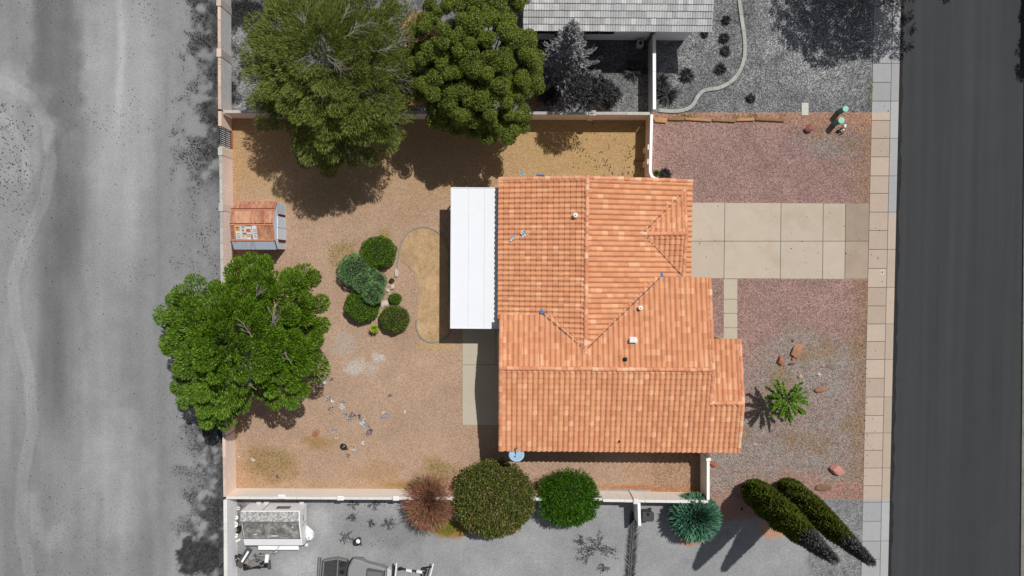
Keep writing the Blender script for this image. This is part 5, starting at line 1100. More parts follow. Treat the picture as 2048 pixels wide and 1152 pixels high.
spl = [[0, .16, .44, .72, 1], [0, .09, .46, .55, .80, 1], [0, .10, .30, .62, .78, 1], [0, .5, 1]]
for k in range(4):
    (y0, z0), (y1, z1) = prof[k], prof[k + 1]; mt = m_rust if k < 3 else m_bluemetal; xs = [0.0] + spl[k][1:]
    for a_, c_ in zip(spl[k][:-1], spl[k][1:]):
        xa, xb = -Ls + a_ * (Ls + .03) + .012, -Ls + c_ * (Ls + .03) - .012; dz = random.uniform(0, .012)
        vs = [(xa, y0, z0 + dz), (xb, y0, z0 + dz), (xb, y1, z1 + dz), (xa, y1, z1 + dz)]; vs += [(x, y, z - .03) for x, y, z in vs]
        MB().add(vs, [(0, 1, 2, 3), (7, 6, 5, 4), (0, 4, 5, 1), (1, 5, 6, 2), (2, 6, 7, 3), (3, 7, 4, 0)]).build('roof_panel', mt, e)
        if k < 3: MB().bar((xb + .012, y0, z0 + .03), (xb + .012, y1, z1 + .03), .05, .03).build('roof_rib', m_rib, e)
for y, z in prof[1:4]: MB().bar((-Ls, y, z + .035), (.03, y, z + .035), .09, .035).build('ridge_strip', m_rib, e); MB().bar((-Ls, y + .08, z + .012), (.03, y + .08, z + .012), .06, .02).build('ridge_strip', m_brown, e)
MB().bar((-Ls, 1.66, 2.09), (.03, 1.66, 2.09), .05, .04).build('eave_strip', m_rib, e); MB().bar((-Ls, -1.66, 2.06), (.03, -1.66, 2.06), .05, .06).build('eave_strip', m_brown, e); MB().bar((.035, -1.66, 2.09), (.035, -1.02, 2.60), .06, .03).build('eave_strip', m_brown, e); MB().bar((.035, 1.66, 2.09), (.035, 1.02, 2.60), .06, .03).build('eave_strip', m_brown, e)
for y in (.75, -1.05): MB().box((.015, y, .95), (.04, .16, 1.5)).build('door_slit', m_brown, e)
for y0, y1 in ((.66, -.12), (-.14, -.95)): MB().box((.01, (y0 + y1) / 2, .98), (.03, abs(y1 - y0) - .02, 1.9)).build('door', m_shedwall, e)
for i in range(7): MB().box((.004, 1.22, .3 + i * .26), (.015, .6, .012)).build('wall_groove', m_frame, e); MB().box((.004, -1.38, .3 + i * .26), (.015, .36, .012)).build('wall_groove', m_frame, e)
m_paper = m_plain('paper', alb(222, 222, 218), .9, .08, 8)
(y0, z0), (y1, z1) = prof[2], prof[3]
def on_roof(x, t, h_): return (x, y0 + (y1 - y0) * t, z0 + (z1 - z0) * t + h_)
def sheetpc(name, xa, xb, ta, tb, h_, mt):
    vs = [on_roof(xa, ta, h_), on_roof(xb, ta, h_), on_roof(xb, tb, h_), on_roof(xa, tb, h_)]; vs += [(a_, b_, c_ - .012) for a_, b_, c_ in vs]; MB().add(vs, [(3, 2, 1, 0), (4, 5, 6, 7), (0, 1, 5, 4), (1, 2, 6, 5), (2, 3, 7, 6), (3, 0, 4, 7)]).build(name, mt, e)
X0 = -Ls + .36
for xa, xb, ta, tb in ((0, .40, .06, .94), (.42, .70, .02, .60), (.72, 1.10, .12, .62), (1.14, 1.50, .05, .95), (.42, .66, .66, .95), (.70, 1.02, .70, .96)): sheetpc('paper_sheet', X0 + xa, X0 + xb, ta, tb, .035, m_paper)
for xa, xb, ta, tb, c_ in ((.02, .34, .10, .42, (214, 168, 92)), (.06, .26, .12, .20, (70, 70, 110)), (.10, .20, .24, .32, (190, 80, 60)), (.44, .66, .06, .22, (120, 175, 215)), (.46, .60, .32, .42, (50, 60, 90)), (.48, .70, .52, .60, (150, 60, 50)), (.74, 1.04, .26, .50, (196, 112, 64)), (.05, .32, .56, .62, (150, 150, 155)), (.05, .35, .70, .76, (160, 150, 150)), (.08, .3, .82, .88, (150, 140, 150)), (1.2, 1.44, .3, .36, (130, 150, 175)), (1.2, 1.42, .42, .48, (140, 160, 185)), (1.22, 1.44, .54, .6, (130, 150, 175)), (1.2, 1.4, .66, .72, (140, 155, 180)), (1.22, 1.42, .78, .84, (120, 150, 190)), (.74, .98, .74, .80, (150, 130, 90)), (.44, .6, .7, .78, (214, 190, 130)), (1.04, 1.14, .72, .86, (150, 70, 60))):
    sheetpc('paper_print', X0 + xa, X0 + xb, ta, tb, .043, m_plain('print', alb(*c_), .9, .1, 12))

# ------------------------------------------------------------------ street-side utilities
m_teal = m_plain('teal_paint', alb(98, 146, 126), .6, .05, 2); m_teallid = m_plain('teal_lid', alb(150, 206, 184), .6, .03, 3); m_bollw = m_plain('chrome_white', (.75, .77, .8), .3, .05)
for (bx_, by_, tx_, ty_, hh, r, lb) in ((1676.5, 224.5, 1691, 216.5, 1.15, .19, 'upper teal capped utility post near the sidewalk, half on the grey gravel'), (1668.5, 247, 1683.5, 240, 1.2, .205, 'lower teal capped utility post near the sidewalk, beside the white valve')):
    b_ = P(bx_, by_); e = empty('utility_post', (b_.x, b_.y, 0), 0, lb, 'utility post', 'teal utility posts'); hh = 1.15; MB().lathe([(r, -.05), (r, hh - .06)], (0, 0, 0), 24).build('post_body', m_teal, e, False); MB().lathe([(r * 1.08, hh - .08), (r * 1.08, hh - .01), (r * .9, hh)], (0, 0, 0), 24).build('lid', m_teallid, e)
q = P(1683, 257); e = empty('water_valve', (q.x, q.y, 0), 0, 'white and steel valve pipe standing beside the lower teal post', 'valve')
MB().tube([(-.05, 0, 0), (-.05, 0, .62)], .05, 8).build('riser', m_bollw, e, True); MB().lathe([(.06, .50), (.13, .56), (.14, .66), (.08, .74)], (-.05, .04, 0), 14).build('bonnet', m_bollw, e, True); MB().lathe([(.05, .2), (.085, .26), (.04, .32)], (.02, -.16, 0), 12).build('outlet', m_bollw, e, True)
MB().tube([(-.05, 0, .45), (-.2, -.1, .45), (-.3, -.2, .2), (-.3, -.3, .02)], .035, 6).build('hose', m_dark, e, True); MB().tube([(.02, -.1, .3), (.1, -.25, .18), (-.02, -.42, .1), (-.2, -.45, .06)], .03, 6).build('hose', m_dark, e, True); MB().bar((-.18, .06, .70), (.05, .03, .74), .05, .03).build('handle', m_dark, e)
q = P(1609.5, 218.5); e = empty('utility_box', (q.x, q.y, 0), 0, 'pale rectangular utility box cover set in the gravel', 'utility box'); MB().box((0, 0, .02), (.50, .90, .08)).build('lid', m_plain('lid_concrete', alb(202, 198, 186), .9, .08, 3, (16, .06)), e, bevel=.015); MB().box((0, 0, -.02), (.54, .94, .06)).build('rim', m_frame, e)
q = P(1764, 544.5); e = empty('meter_lid', (q.x, q.y, 0.03), 0, 'small pale square meter lid in the sidewalk by the driveway', 'meter lid'); MB().box((0, 0, .006), (.26, .38, .012)).build('lid', m_plain('meter_lid', alb(206, 198, 186), .8, .05), e); MB().box((0, 0, .015), (.10, .16, .01)).build('cover', m_frame, e)

# ------------------------------------------------------------------ litter
m_shard = m_leaf('litter_mix', [(0, alb(96, 100, 112)), (.3, alb(150, 158, 170)), (.55, alb(80, 74, 92)), (.75, alb(200, 206, 210)), (1, alb(110, 130, 150))], .6, .3, 0, .1); m_shardd = m_leaf('litter_dark', [(0, alb(58, 58, 70)), (.4, alb(86, 80, 98)), (.7, alb(130, 96, 96)), (1, alb(160, 160, 168))], .6, .3, 0, .1); m_shardw = m_leaf('litter_white', [(0, alb(200, 200, 200)), (.5, alb(225, 224, 222)), (1, alb(180, 190, 200))], .6, .3, 0, .1)
GL = 'scraps of broken plastic and paper on the backyard gravel'
for (x, y, r, n, mt, lb) in ((657, 797, .17, 10, m_shard, 'pale plastic scrap pile nearest the leafy tree'), (666, 802, .07, 4, m_shardw, 'tiny white scrap beside the pale pile nearest the leafy tree'), (661, 818, .13, 7, m_shardd, 'dull plastic scrap below the pile nearest the leafy tree'), (685, 804, .11, 8, m_shard, 'grey scrap above a pale scrap left of the long litter trail'), (682, 813, .15, 9, m_shardw, 'pale scrap below a grey scrap left of the long litter trail'),
        (693, 827, .19, 12, m_shard, 'bluish scrap pile at the upper end of the long litter trail'), (703, 830, .2, 14, m_shardd, 'dark reddish scraps near the upper end of the litter trail'), (702, 838, .14, 9, m_shard, 'blue grey scrap under the upper end of the litter trail'), (717, 833, .19, 14, m_shardd, 'dark scraps in the middle of the litter trail'), (724, 838, .15, 12, m_shard, 'lilac scraps in the middle of the litter trail'), (722, 846, .14, 8, m_shardw, 'white scrap below the middle of the litter trail'), (733, 852, .2, 15, m_shard, 'big grey scrap pile towards the lower end of the litter trail'), (741, 859, .16, 12, m_shardd, 'dark brown scraps near the lower end of the litter trail'), (739, 867, .2, 16, m_shardd, 'dark scrap pile at the lower end of the litter trail'),
        (774, 831, .16, 12, m_shard, 'lone grey scrap pile right of the litter trail'), (764, 834, .08, 5, m_shard, 'small blue scrap beside the lone grey pile'), (766.5, 824, .05, 3, m_shardw, 'white chip above the lone grey pile'), (780, 792, .1, 7, m_shardd, 'dark scrap on its own high on the right of the litter'), (669.5, 862, .11, 7, m_shard, 'blue scrap above a white dot, left of the black pot'), (673.5, 876, .06, 3, m_shardw, 'white dot of litter above the black pot'), (709, 895, .13, 9, m_shard, 'grey scrap right of the black pot'), (708, 900, .07, 4, m_shardw, 'white scrap right of the black pot'), (726, 886, .12, 6, m_shardw, 'pinkish white scrap upper right of the black pot'), (697, 910, .09, 6, m_shardd, 'dark scrap under the black pot'), (554, 952, .12, 8, m_shardd, 'dark scrap in the olive patch of the bottom left corner'), (663, 758, .09, 5, m_shardd, 'dark scrap beside the blue plate'), (809, 824, .05, 3, m_shardw, 'white chip far right of the litter'), (1043, 347, .1, 7, m_bluew, 'small turquoise scrap above the tiled roof')):
    scraps('litter_scrap', lb, P(x, y), n + 3, r * 1.15, mt, 'litter', GL, sz=.12)
q = P(649.5, 765.5); e = empty('plate', (q.x, q.y, 0), 0, 'small round light blue plate lying on the backyard gravel', 'plate'); MB().lathe([(.07, .0), (.12, .03), (.125, .045), (.08, .02)], (0, 0, 0), 18).build('dish', m_plain('light_blue', alb(150, 196, 220), .4, .05), e, True); MB().lathe([(.035, .02), (.035, .03)], (0, 0, 0), 10).build('centre', m_whmetal, e)
q = P(687.5, 893); e = empty('black_pot', (q.x, q.y, 0), R(-35), 'black round plastic pot on the backyard gravel below the litter', 'pot'); m_blackp = m_plain('black_plastic', (.012, .014, .013), .35, .1, spec=.5)
MB().lathe([(.24, 0), (.27, .06), (.25, .15), (.16, .21), (.05, .22)], (0, 0, 0), 20, sy=.82).build('body', m_blackp, e, True); MB().lathe([(.07, .2), (.06, .245), (.02, .25)], (0, 0, 0), 12).build('knob', m_frame, e, True); MB().tube([(.2, -.05, .05), (.36, -.02, .06), (.30, .07, .04)], .035, 6).build('lip', m_blackp, e)
q = P(1082, 350.5); e = empty('blue_tarp', (q.x, q.y, 0), R(-6), 'strip of blue plastic tarp showing above the tiled roof', 'tarp'); MB().box((0, 0, .03), (.5, .12, .05)).build('folded_sheet', m_plain('tarp_blue', alb(40, 100, 160), .5, .15), e, bevel=.02); MB().box((-.2, .03, .06), (.28, .07, .03)).build('folded_sheet', m_plain('tarp_light', alb(90, 150, 190), .5, .15), e, bevel=.01)
def flakes(name, pts, L, W, mat, z=(.01, .04)):
    n = len(pts); wx, wy = Pn(pts[:, 0], pts[:, 1], 0.0); b_ = np.stack([wx, wy, RNG.uniform(*z, n)], 1); d = sph(n); d[:, 2] = np.abs(d[:, 2]) * .25
    o = leaves(name, b_, unit(d), unit(np.array((0, 0, 1.0)) + sph(n) * .35), L * RNG.uniform(.5, 1.5, n), W * RNG.uniform(.5, 1.5, n), mat, None); o['kind'] = 'stuff'; return o
def scatter(n, x0, x1, y0, y1, dens):
    x = RNG.uniform(x0, x1, n * 8); y = RNG.uniform(y0, y1, n * 8); k = RNG.random(n * 8) < dens(x, y); return np.stack([x[k], y[k]], 1)[:n]
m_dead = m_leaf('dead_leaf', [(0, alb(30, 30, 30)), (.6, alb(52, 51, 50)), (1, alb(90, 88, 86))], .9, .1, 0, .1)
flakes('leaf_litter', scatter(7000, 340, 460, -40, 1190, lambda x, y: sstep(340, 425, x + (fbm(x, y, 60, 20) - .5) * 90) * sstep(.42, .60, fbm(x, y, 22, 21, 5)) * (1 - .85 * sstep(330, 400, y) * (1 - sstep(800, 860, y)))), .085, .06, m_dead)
flakes('dirt_flecks', scatter(900, 0, 430, 0, 1152, lambda x, y: .08 + .9 * sstep(.55, .75, fbm(x, y, 110, 140)) * (1 - sstep(420, 700, y) * .7)), .075, .05, m_dead)
flakes('dirt_flecks', scatter(220, 0, 75, 190, 440, lambda x, y: blob(x, y, 12, 320, 62, 120, .5, .5, 170)), .10, .07, m_dead)
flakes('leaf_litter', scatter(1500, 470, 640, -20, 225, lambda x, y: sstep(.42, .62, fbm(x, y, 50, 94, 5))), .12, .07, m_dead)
flakes('fallen_leaves', scatter(150, 1080, 1285, 245, 352, lambda x, y: sstep(.45, .62, fbm(x, y, 26, 150)) * sstep(1090, 1180, x)), .11, .06, m_dead)
flakes('fallen_leaves', scatter(60, 690, 800, 1004, 1090, lambda x, y: sstep(.5, .66, fbm(x, y, 22, 155))), .09, .05, m_dead)
flakes('pavement_specks', np.concatenate([scatter(34, 1728, 1778, 0, 1140, lambda x, y: (x > SL(y) + 3) & (x < SL(y) + 34)), scatter(26, 1395, 1725, 410, 552, lambda x, y: .5 + 0 * x)]), .09, .06, m_dead, (.036, .042))
m_peb = m_leaf('pale_pebble', [(0, alb(205, 190, 170)), (.6, alb(228, 216, 200)), (1, alb(240, 235, 228))], .8, .2, 0, .05); m_pebd = m_leaf('mixed_pebble', [(0, alb(92, 88, 88)), (.35, alb(126, 120, 118)), (.6, alb(160, 148, 140)), (.85, alb(186, 180, 176)), (1, alb(220, 214, 208))], .9, .1, 0, .05)
def pebbles(name, pts, r, mat):
    n = len(pts); wx, wy = Pn(pts[:, 0], pts[:, 1], 0.0); c = np.stack([wx, wy, np.full(n, .005)], 1); rr = r * RNG.uniform(.5, 1.4, (n, 1)); a = RNG.uniform(0, 6.283, n); X = np.stack([np.cos(a), np.sin(a), 0 * a], 1) * rr; Y = np.stack([-np.sin(a), np.cos(a), 0 * a], 1) * rr * RNG.uniform(.6, 1, (n, 1)); Z = np.array((0, 0, 1.0)) * rr * .8
    v = np.stack([c + X, c + Y, c - X, c - Y, c + Z + X * RNG.uniform(-.4, .4, (n, 1)) + Y * .2, c + Z * .8 - Y * .3], 1).reshape(-1, 3); f0 = np.array([(0, 1, 4), (1, 2, 4), (2, 3, 5), (3, 0, 5), (0, 4, 5), (2, 5, 4)]); f = (np.arange(n)[:, None, None] * 6 + f0).reshape(-1, 3); o = np_mesh(name, v, f, mat); o['kind'] = 'stuff'; return o
pebbles('pale_pebbles', scatter(330, 470, 1000, 240, 976, lambda x, y: .25 + 0 * x), .024, m_peb); pebbles('pale_pebbles', scatter(160, 1420, 1735, 232, 996, lambda x, y: .2 + 0 * x), .03, m_peb)
pebbles('gravel_stones', scatter(26000, 1385, 1738, 560, 996, lambda x, y: np.clip(.25 + sstep(680, 800, y + (fbm(x, y, 40, 70) - .5) * 90), 0, 1)), .030, m_pebd)
pebbles('gravel_stones', scatter(9000, 1310, 1740, 228, 404, lambda x, y: .3 + .7 * blob(x, y, 1655, 285, 90, 40, .5, .5, 73)), .028, m_pebd)
m_rpeb = m_leaf('red_pebble', [(0, alb(120, 84, 80)), (.4, alb(160, 122, 116)), (.75, alb(184, 150, 142)), (1, alb(214, 196, 188))], .9, .1, 0, .05); pebbles('red_gravel_stones', scatter(16000, 1310, 1735, 228, 740, lambda x, y: np.where((y > 402) & (y < 560), 0, 1 - .9 * sstep(660, 760, y))), .027, m_rpeb)
m_bpeb = m_leaf('brown_pebble', [(0, alb(146, 120, 100)), (.4, alb(174, 144, 120)), (.8, alb(196, 168, 144)), (1, alb(222, 202, 180))], .9, .1, 0, .05); pebbles('brown_gravel_stones', scatter(30000, 470, 1000, 320, 976, lambda x, y: .4 + .6 * sstep(340, 470, y)), .024, m_bpeb)
pebbles('brown_gravel_stones', scatter(5000, 1040, 1400, 905, 978, lambda x, y: 1 + 0 * x), .026, m_bpeb)
m_gpeb = m_leaf('grey_pebble', [(0, alb(70, 70, 70)), (.4, alb(112, 112, 112)), (.8, alb(146, 146, 146)), (1, alb(190, 190, 190))], .9, .1, 0, .05); pebbles('grey_gravel_stones', scatter(24000, 1312, 1742, 0, 224, lambda x, y: .5 + .5 * fbm(x, y, 16, 91)), .034, m_gpeb); pebbles('grey_gravel_stones', scatter(4000, 1600, 1724, 1000, 1152, lambda x, y: sstep(.4, .6, fbm(x, y, 7, 106)) * sstep(1600, 1640, x)), .03, m_gpeb)
m_weedg = m_leaf('weed_green', [(0, alb(80, 92, 30)), (.5, alb(120, 118, 50)), (1, alb(150, 140, 70))], .7, .1, .1, .1)
flakes('sparse_weeds', np.concatenate([scatter(500, 470, 600, 900, 975, lambda x, y: blob(x, y, 540, 930, 62, 48, .55, .6, 51)), scatter(200, 860, 925, 920, 970, lambda x, y: blob(x, y, 880, 945, 50, 32, .55, .6, 53)), scatter(260, 655, 725, 470, 560, lambda x, y: blob(x, y, 690, 515, 30, 45, .55, .6, 54)), scatter(420, 868, 945, 1036, 1078, lambda x, y: blob(x, y, 900, 1055, 40, 18, .3, .4, 110)), scatter(60, 1735, 1744, 160, 210, lambda x, y: .8 + 0 * x), scatter(200, 1340, 1580, 226, 236, lambda x, y: .8 * sstep(.5, .6, fbm(x, y, 20, 160))), scatter(120, 1690, 1735, 560, 900, lambda x, y: sstep(1715, 1733, x))]), .12, .03, m_weedg, (.01, .07))

# ------------------------------------------------------------------ the grey lot: camper, scrap, tractor
m_fib = m_plain('white_fibreglass', (.82, .81, .80), .5, .05, 1.5, (8, .03)); m_mott = m_speck('mottled_roof', [(.36, alb(110, 109, 108)), (.5, alb(176, 175, 172)), (.62, alb(214, 212, 208))], 7.0, .9); m_cglass = m_speck('dirty_glass', [(.34, alb(92, 90, 86)), (.5, alb(138, 136, 130)), (.66, alb(182, 180, 174))], 2.2, .3)
q = P(560, 1003); e = empty('camper_trailer', (q.x, q.y, 0), 0, 'white camper trailer with dirty sloped windows in the bottom left corner', 'camper'); xa, xb = P(502, 1003).x - q.x, P(616, 1003).x - q.x
pf = [(0, .35), (0, 2.03), (.72, 2.10), (2.12, 1.66), (2.68, 1.40), (2.80, .95), (2.6, .35)]; n = len(pf); vs = [(xa, -s_, z) for s_, z in pf] + [(xb, -s_, z) for s_, z in pf]; MB().add(vs, [tuple(range(n)), tuple(range(2 * n - 1, n - 1, -1))] + [((i + 1) % n, i, n + i, n + (i + 1) % n) for i in range(n)]).build('body', m_fib, e, bevel=.04)
def slab3(name, x0, x1, sa, za, sb_, zb_, th, mt, lift=.02):
    nv = Vector((0, (zb_ - za), (sb_ - sa))).normalized(); nv = nv if nv.z > 0 else -nv; nv = Vector((0, -nv.y, nv.z)) if False else nv
    d = Vector((0, -(sb_ - sa), zb_ - za)); nv = Vector((1, 0, 0)).cross(d).normalized(); nv = nv if nv.z > 0 else -nv
    vs = [Vector((x0, -sa, za)), Vector((x1, -sa, za)), Vector((x1, -sb_, zb_)), Vector((x0, -sb_, zb_))]; lo = [v + nv * (lift - th) for v in vs]; vs = [v + nv * lift for v in vs]; return MB().add(vs + lo, [(0, 1, 2, 3), (7, 6, 5, 4), (0, 4, 5, 1), (1, 5, 6, 2), (2, 6, 7, 3), (3, 7, 4, 0)]).build(name, mt, e)
slab3('roof_panel', xa + .05, xb - .06, .04, 2.035, .72, 2.10, .05, m_mott); XL = xb - xa
for f0, f1 in ((.03, .38), (.40, .965)): slab3('window', xa + f0 * XL, xa + f1 * XL, .76, 2.087, 2.04, 1.685, .05, m_cglass, .022)
for f0 in (.015, .39, .975): MB().bar((xa + f0 * XL, -.74, 2.12), (xa + f0 * XL, -2.10, 1.69), .05, .04).build('window_frame', m_frame, e)
for s_, z in ((.74, 2.115), (2.07, 1.70)): MB().bar((xa + .03, -s_, z), (xb - .05, -s_, z), .05, .04).build('window_frame', m_frame, e)
rr_ = random.Random(4)
for i in range(9):
    t = rr_.uniform(.08, .92); f = rr_.uniform(.06, .92); s_ = .76 + t * 1.28; z = 2.087 - t * .402; w_ = rr_.uniform(.1, .5); MB().box((xa + f * XL, -s_, z + .028), (w_, .02 + .1 * rr_.random(), .012)).build('stored_clutter', rr_.choice([m_frame, m_greyblock, m_greyblock]), e) if .06 * XL < f * XL < .9 * XL else None
MB().box((xb - 1.35, .012, 1.35), (.95, .03, .5)).build('side_hatch', m_brown if False else m_plain('brown_grey_hatch', alb(120, 112, 108), .8, .1), e); MB().box((xa + 1.5, .01, 1.2), (.03, .02, 1.5)).build('seam', m_frame, e)
for x, w_ in ((xa + .75, .3), (xa + 1.3, .36), (xb - .3, .3)): MB().box((x, .06, .5), (w_, .14, .14)).build('bracket', m_greyblock, e)
MB().bar((xb + .012, -.55, 1.3), (xb + .012, -1.0, 1.2), .02, .05).build('door_handle', m_dark, e); MB().bar((xb + .01, -1.2, .5), (xb + .01, -1.25, 1.6), .02, .02).build('seam', m_frame, e)
MB().box((xa + 2.2, -3.0, .72), (2.9, .5, .16)).build('rear_step', m_fib, e, bevel=.03); MB().box((xa + 2.2, -2.75, .5), (3.6, .5, .2)).build('chassis', m_dark, e); MB().bar((xa + 2.1, -3.2, .85), (xa + 2.35, -2.85, .9), .1, .06).build('latch', m_greyblock, e)
MB().lathe([(.2, .2), (.26, .3), (.26, .80), (.2, .9), (.05, .92)], (xb + .30, -2.30, 0), 18).build('gas_tank', m_fib, e, True); MB().lathe([(.045, .9), (.045, .97)], (xb + .30, -2.30, 0), 8).build('tank_valve', m_dark, e)
MB().prism([(xb, -2.75), (xb + .55, -2.45), (xb + .45, -2.0), (xb, -1.6)], .3, .5).build('nose_shelf', m_fib, e, bevel=.03)
for s_ in (-.35, -2.4): MB().tube([(xb - 1.2, s_, .33), (xb - 1.2, s_ - .18, .33)], .33, 16).build('wheel', m_blackp, e)
q = P(614, 1088); e = empty('water_jug', (q.x, q.y, 0), R(30), 'small white jug below the nose of the camper trailer', 'jug'); MB().lathe([(.13, 0), (.15, .1), (.14, .3), (.05, .36)], (0, 0, 0), 14, sy=.7).build('body', m_fib, e, True); MB().lathe([(.05, .36), (.05, .41)], (0, 0, 0), 10).build('cap', m_greyblock, e)
for (x, y, r, hh, mt, lb) in ((480, 1013, .16, .35, m_greyblock, 'grey bucket in the corner behind the camper trailer'), (476, 1032, .14, .3, m_fib, 'small white pail beside the camper trailer, second from the top'), (474, 1045, .22, .4, m_fib, 'larger white pail beside the middle of the camper trailer'), (475, 1067, .17, .34, m_cream, 'cream pail beside the lower part of the camper trailer')):
    q = P(x, y); e = empty('pail', (q.x, q.y, 0), 0, lb, 'pail', 'pails beside the camper trailer'); MB().lathe([(r * .8, 0), (r, hh), (r * 1.05, hh + .02), (r * .9, hh + .015), (r * .72, .05)], (0, 0, 0), 16).build('body', mt, e, True); MB().tube([(-r, 0, hh), (-r * .6, r * .2, hh + .1), (r * .6, r * .2, hh + .1), (r, 0, hh)], .012, 5).build('handle', m_dark, e)
q = P(477, 1057); e = empty('black_crate', (q.x, q.y, 0), 0, 'small black crate between two pails beside the camper trailer', 'crate')
for a_, d in (((0, .2, .2), (.4, .02, .4)), ((0, -.2, .2), (.4, .02, .4)), ((.2, 0, .2), (.02, .38, .4)), ((-.2, 0, .2), (.02, .38, .4)), ((0, 0, .03), (.38, .38, .02))): MB().box(a_, d).build('side_panel', m_dark, e)
q = P(470, 1082); e = empty('pale_cross_stand', (q.x, q.y, 0), R(20), 'pale four-armed stand leaning by the white wall below the pails', 'stand')
for i in range(4): MB().bar((0, 0, .4), (.42 * math.cos(i * 1.57), .42 * math.sin(i * 1.57), .04), .10, .05).build('leg', m_cream, e)
MB().lathe([(.1, .34), (.12, .42), (.05, .46)], (0, 0, 0), 10).build('hub', m_cream, e)
# wrecked machine
q = P(497, 1108); e = empty('wrecked_motorbike', (q.x, q.y, 0), 0, 'broken black motorcycle with loose panels and wiring below the camper trailer', 'motorcycle'); e.scale = (1.3, 1.3, 1.2); R1 = Matrix.Rotation(R(50), 4, 'Z'); m_panel = m_plain('dark_grey_panel', alb(84, 84, 86), .6, .08); m_chrome = m_plain('dull_steel', alb(160, 160, 158), .4, .15, 5, metal=.5)
MB().box((-.05, .02, .62), (.34, 1.25, .08), 0, 0, Matrix.Rotation(R(-32), 4, 'Z')).build('fairing', m_panel, e, bevel=.03); MB().box((-.02, .1, .67), (.10, .7, .012), 0, 0, Matrix.Rotation(R(-32), 4, 'Z')).build('sticker', m_fib, e)
MB().add([(-1.35, -.45, .75), (-.95, .0, .9), (-.95, .55, .9), (-1.35, .3, .75), (-1.35, -.45, .72), (-.95, .0, .87), (-.95, .55, .87), (-1.35, .3, .72)], [(0, 1, 2, 3), (7, 6, 5, 4), (0, 4, 5, 1), (1, 5, 6, 2), (2, 6, 7, 3), (3, 7, 4, 0)]).build('loose_panel', m_panel, e)
def ring(c, r, t, mt, nm, tilt=0): MB().tube([(c[0] + r * math.cos(a_ * .3307), c[1] + r * math.sin(a_ * .3307) * math.cos(tilt), c[2] + r * math.sin(a_ * .3307) * math.sin(tilt)) for a_ in range(20)], t, 6).build(nm, mt, e, True)
ring((-.82, -.35, .25), .30, .09, m_blackp, 'wheel', .5); MB().lathe([(.14, .22), (.12, .32), (.06, .34)], (-.82, -.35, 0), 12).build('hub', m_chrome, e)
ring((.95, -.5, .3), .24, .08, m_blackp, 'wheel', .8)
MB().box((.45, -.35, .4), (.6, .34, .3), R(15)).build('engine', m_chrome, e, bevel=.05)
MB().tube([(.5, .1, .5), (.9, .12, .55), (1.25, .1, .5), (1.4, .3, .45), (1.6, .2, .4), (1.75, .35, .4)], .07, 8).build('exhaust', m_chrome, e, True); MB().box((1.22, -.02, .62), (.2, .45, .16), R(-8)).build('muffler_guard', m_fib, e, bevel=.03)
MB().tube([(-.2, -.55, .25), (.2, -.62, .3), (.7, -.65, .25), (1.0, -.45, .3)], .09, 7).build('frame_rail', m_blackp, e, True); MB().box((.3, -.62, .2), (1.1, .25, .25), R(12)).build('seat', m_blackp, e, bevel=.06); MB().box((1.28, -.45, .4), (.18, .5, .1), R(5)).build('foot_board', m_panel, e, bevel=.02)
rr_ = random.Random(9); m_cu = m_plain('copper_wire', alb(170, 130, 110), .7, .2)
for i in range(18):
    p0 = Vector((rr_.uniform(0, .95), rr_.uniform(-.5, .15), rr_.uniform(.4, .62))); pts = [p0]
    for j in range(3): pts.append(pts[-1] + Vector((rr_.uniform(-.2, .2), rr_.uniform(-.15, .15), rr_.uniform(-.06, .06))))
    MB().tube(pts, .02, 4).build('wire', rr_.choice([m_cu, m_chrome, m_blackp]), e)
for i in range(8): MB().box((rr_.uniform(-.9, 1), rr_.uniform(-.4, .2), rr_.uniform(.25, .5)), (rr_.uniform(.1, .25), rr_.uniform(.08, .2), .12), rr_.uniform(0, 3)).build('engine_piece', rr_.choice([m_chrome, m_dark, m_panel]), e, bevel=.02)
# tractor
q = P(735, 1150); e = empty('tractor', (q.x, q.y, 0), R(-4), 'grey compact tractor with louvred hood and open dark bed at the bottom edge', 'tractor'); m_hood = m_plain('grey_hood', alb(146, 145, 144), .55, .06, 2); m_bed = m_plain('dark_bed', alb(66, 66, 66), .8, .25, 3)
MB().prism([(-1.25, -1.6), (1.5, -1.6), (1.5, 1.05), (.9, 1.22), (.1, 1.36), (-.35, 1.55), (-.95, 1.6), (-1.22, .9)], .55, 1.25).build('hood', m_hood, e, bevel=.10)
MB().prism([(.12, -1.2), (1.32, -1.2), (1.32, .95), (.25, 1.08), (.12, .98)], 1.25, 1.30).build('grille', m_panel, e, bevel=.04)
for i in range(17): MB().bar((.24 + i * .062, -1.1, 1.315), (.24 + i * .062, .88 - i * .003, 1.315), .028, .03).build('louvre', m_hood, e)
MB().bar((.1, .06, 1.32), (1.3, -.22, 1.32), .06, .04).build('trim_bar', m_fib, e); MB().bar((-1.0, -.12, 1.27), (.0, -.3, 1.27), .03, .03).build('trim_bar', m_fib, e); MB().bar((1.40, -1.3, 1.28), (1.40, .98, 1.28), .08, .05).build('trim_bar', m_dark, e)
MB().prism([(1.52, -1.5), (1.85, -1.5), (1.85, .85), (1.52, 1.0)], .4, .95).build('bumper', m_greyblock, e, bevel=.05); MB().prism([(1.88, -1.2), (2.05, -1.2), (2.05, 1.1), (1.92, 1.0)], .5, .9).build('front_plate', m_dark, e)
MB().bar((2.12, -1.8, 1.25), (2.22, 1.55, 1.25), .10, .08).build('guard_bar', m_whmetal, e)
MB().prism([(-2.95, -1.6), (-1.3, -1.6), (-1.3, 1.25), (-2.0, 1.4), (-2.95, 1.2)], .5, .62).build('bed_floor', m_bed, e)
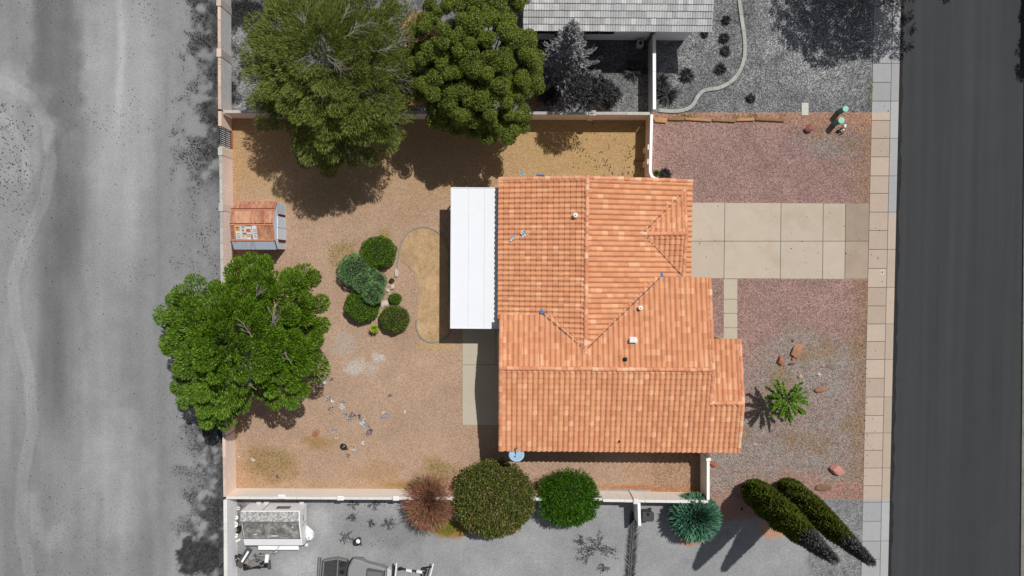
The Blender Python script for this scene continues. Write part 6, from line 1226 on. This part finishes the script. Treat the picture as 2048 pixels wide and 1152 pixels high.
for p, r_ in (((-3.0, -1.6), (-3.0, 1.25)), ((-3.0, 1.25), (-2.05, 1.47)), ((-2.05, 1.47), (-1.35, 1.35))): MB().bar((*p, .85), (*r_, .85), .08, .40).build('bed_side', m_chrome, e)
for x in (-3.35, -3.18): MB().bar((x, -1.6, .95), (x + .02, 1.5, .95), .05, .05).build('bed_rail', m_chrome, e)
MB().bar((-2.05, -1.6, .68), (-2.05, 1.35, .68), .07, .06).build('divider', m_chrome, e); MB().box((-1.65, 1.0, .72), (.5, .3, .2), .5).build('strap_heap', m_dark, e, bevel=.05); MB().box((-1.7, .4, .7), (.3, .25, .15), 1.).build('strap_heap', m_blackp, e, bevel=.05); MB().bar((-2.35, -.1, .68), (-1.85, -.05, .68), .06, .04).build('rod', m_fib, e)
for x, y in ((-.6, 1.3), (.9, .9)): MB().tube([(x, y - .25, .45), (x, y + .02, .45)], .42, 18).build('wheel', m_blackp, e)
q = P(828, 1140); e = empty('tow_frame', (q.x, q.y, 0), R(-6), 'dark tow frame with white bars right of the tractor', 'tow frame'); MB().bar((-.95, .1, .2), (.95, -.02, .2), .10, .10).build('tongue', m_dark, e)
for x in (-.55, .22): MB().bar((x, .06, .28), (x + .42, .03, .28), .2, .08).build('white_block', m_whmetal, e)
MB().box((-.95, .1, .25), (.3, .22, .2), .2).build('coupling', m_blackp, e, bevel=.04); MB().bar((1.05, -1.3, .9), (1.42, 1.0, .9), .09, .08).build('guard_bar', m_whmetal, e)
for p, r_ in (((.62, .32, .25), (1.38, .75, .85)), ((.62, .32, .25), (.62, -.8, .25)), ((.95, .25, .3), (.70, -.8, .3)), ((.62, .28, .28), (1.0, .25, .3))): MB().bar(p, r_, .10, .08).build('frame_bar', m_dark, e)
q = P(718, 1078); e = empty('black_stump_bin', (q.x, q.y, 0), 0, 'black tapered tub with pale contents above the tractor hood', 'tub'); MB().lathe([(.16, 0), (.25, .55), (.27, .58), (.22, .56), (.19, .40)], (0, 0, 0), 18).build('body', m_blackp, e, True); MB().lathe([(.19, .44), (.14, .50), (.05, .52)], (.03, .0, 0), 12).build('contents', m_fib, e, True)
MB().tube([(-.26, 0, .5), (-.24, -.2, .52), (-.22, -.3, .45)], .03, 5).build('handle', m_blackp, e); MB().tube([(.27, 0, .5), (.26, -.2, .52), (.3, -.3, .4)], .03, 5).build('handle', m_blackp, e)
q = P(1291, 1024); e = empty('waste_bin', (q.x, q.y, 0), 0, 'dark grey wheeled waste bin beside the white wall stub', 'bin'); mb = MB(); vs = [(-.3, -.26, .05), (.3, -.26, .05), (.3, .26, .05), (-.3, .26, .05), (-.37, -.33, .95), (.37, -.33, .95), (.37, .33, .95), (-.37, .33, .95)]; mb.add(vs, [(3, 2, 1, 0), (4, 5, 6, 7), (0, 1, 5, 4), (1, 2, 6, 5), (2, 3, 7, 6), (3, 0, 4, 7)]); m_bin = m_plain('bin_plastic', alb(74, 75, 76), .5, .06); mb.build('body', m_bin, e, bevel=.03); MB().box((-.02, 0, .99), (.76, .70, .07)).build('lid', m_bin, e, bevel=.025); MB().bar((.40, -.28, .93), (.40, .28, .93), .05, .05).build('handle', m_dark, e)
for s_ in (-.27, .27): MB().tube([(.3, s_ - .04, .1), (.3, s_ + .04, .1)], .11, 12).build('wheel', m_blackp, e)
MB().box((.0, .2, 1.06), (.16, .2, .1), .3).build('lid_catch', m_blackp, e, bevel=.02)
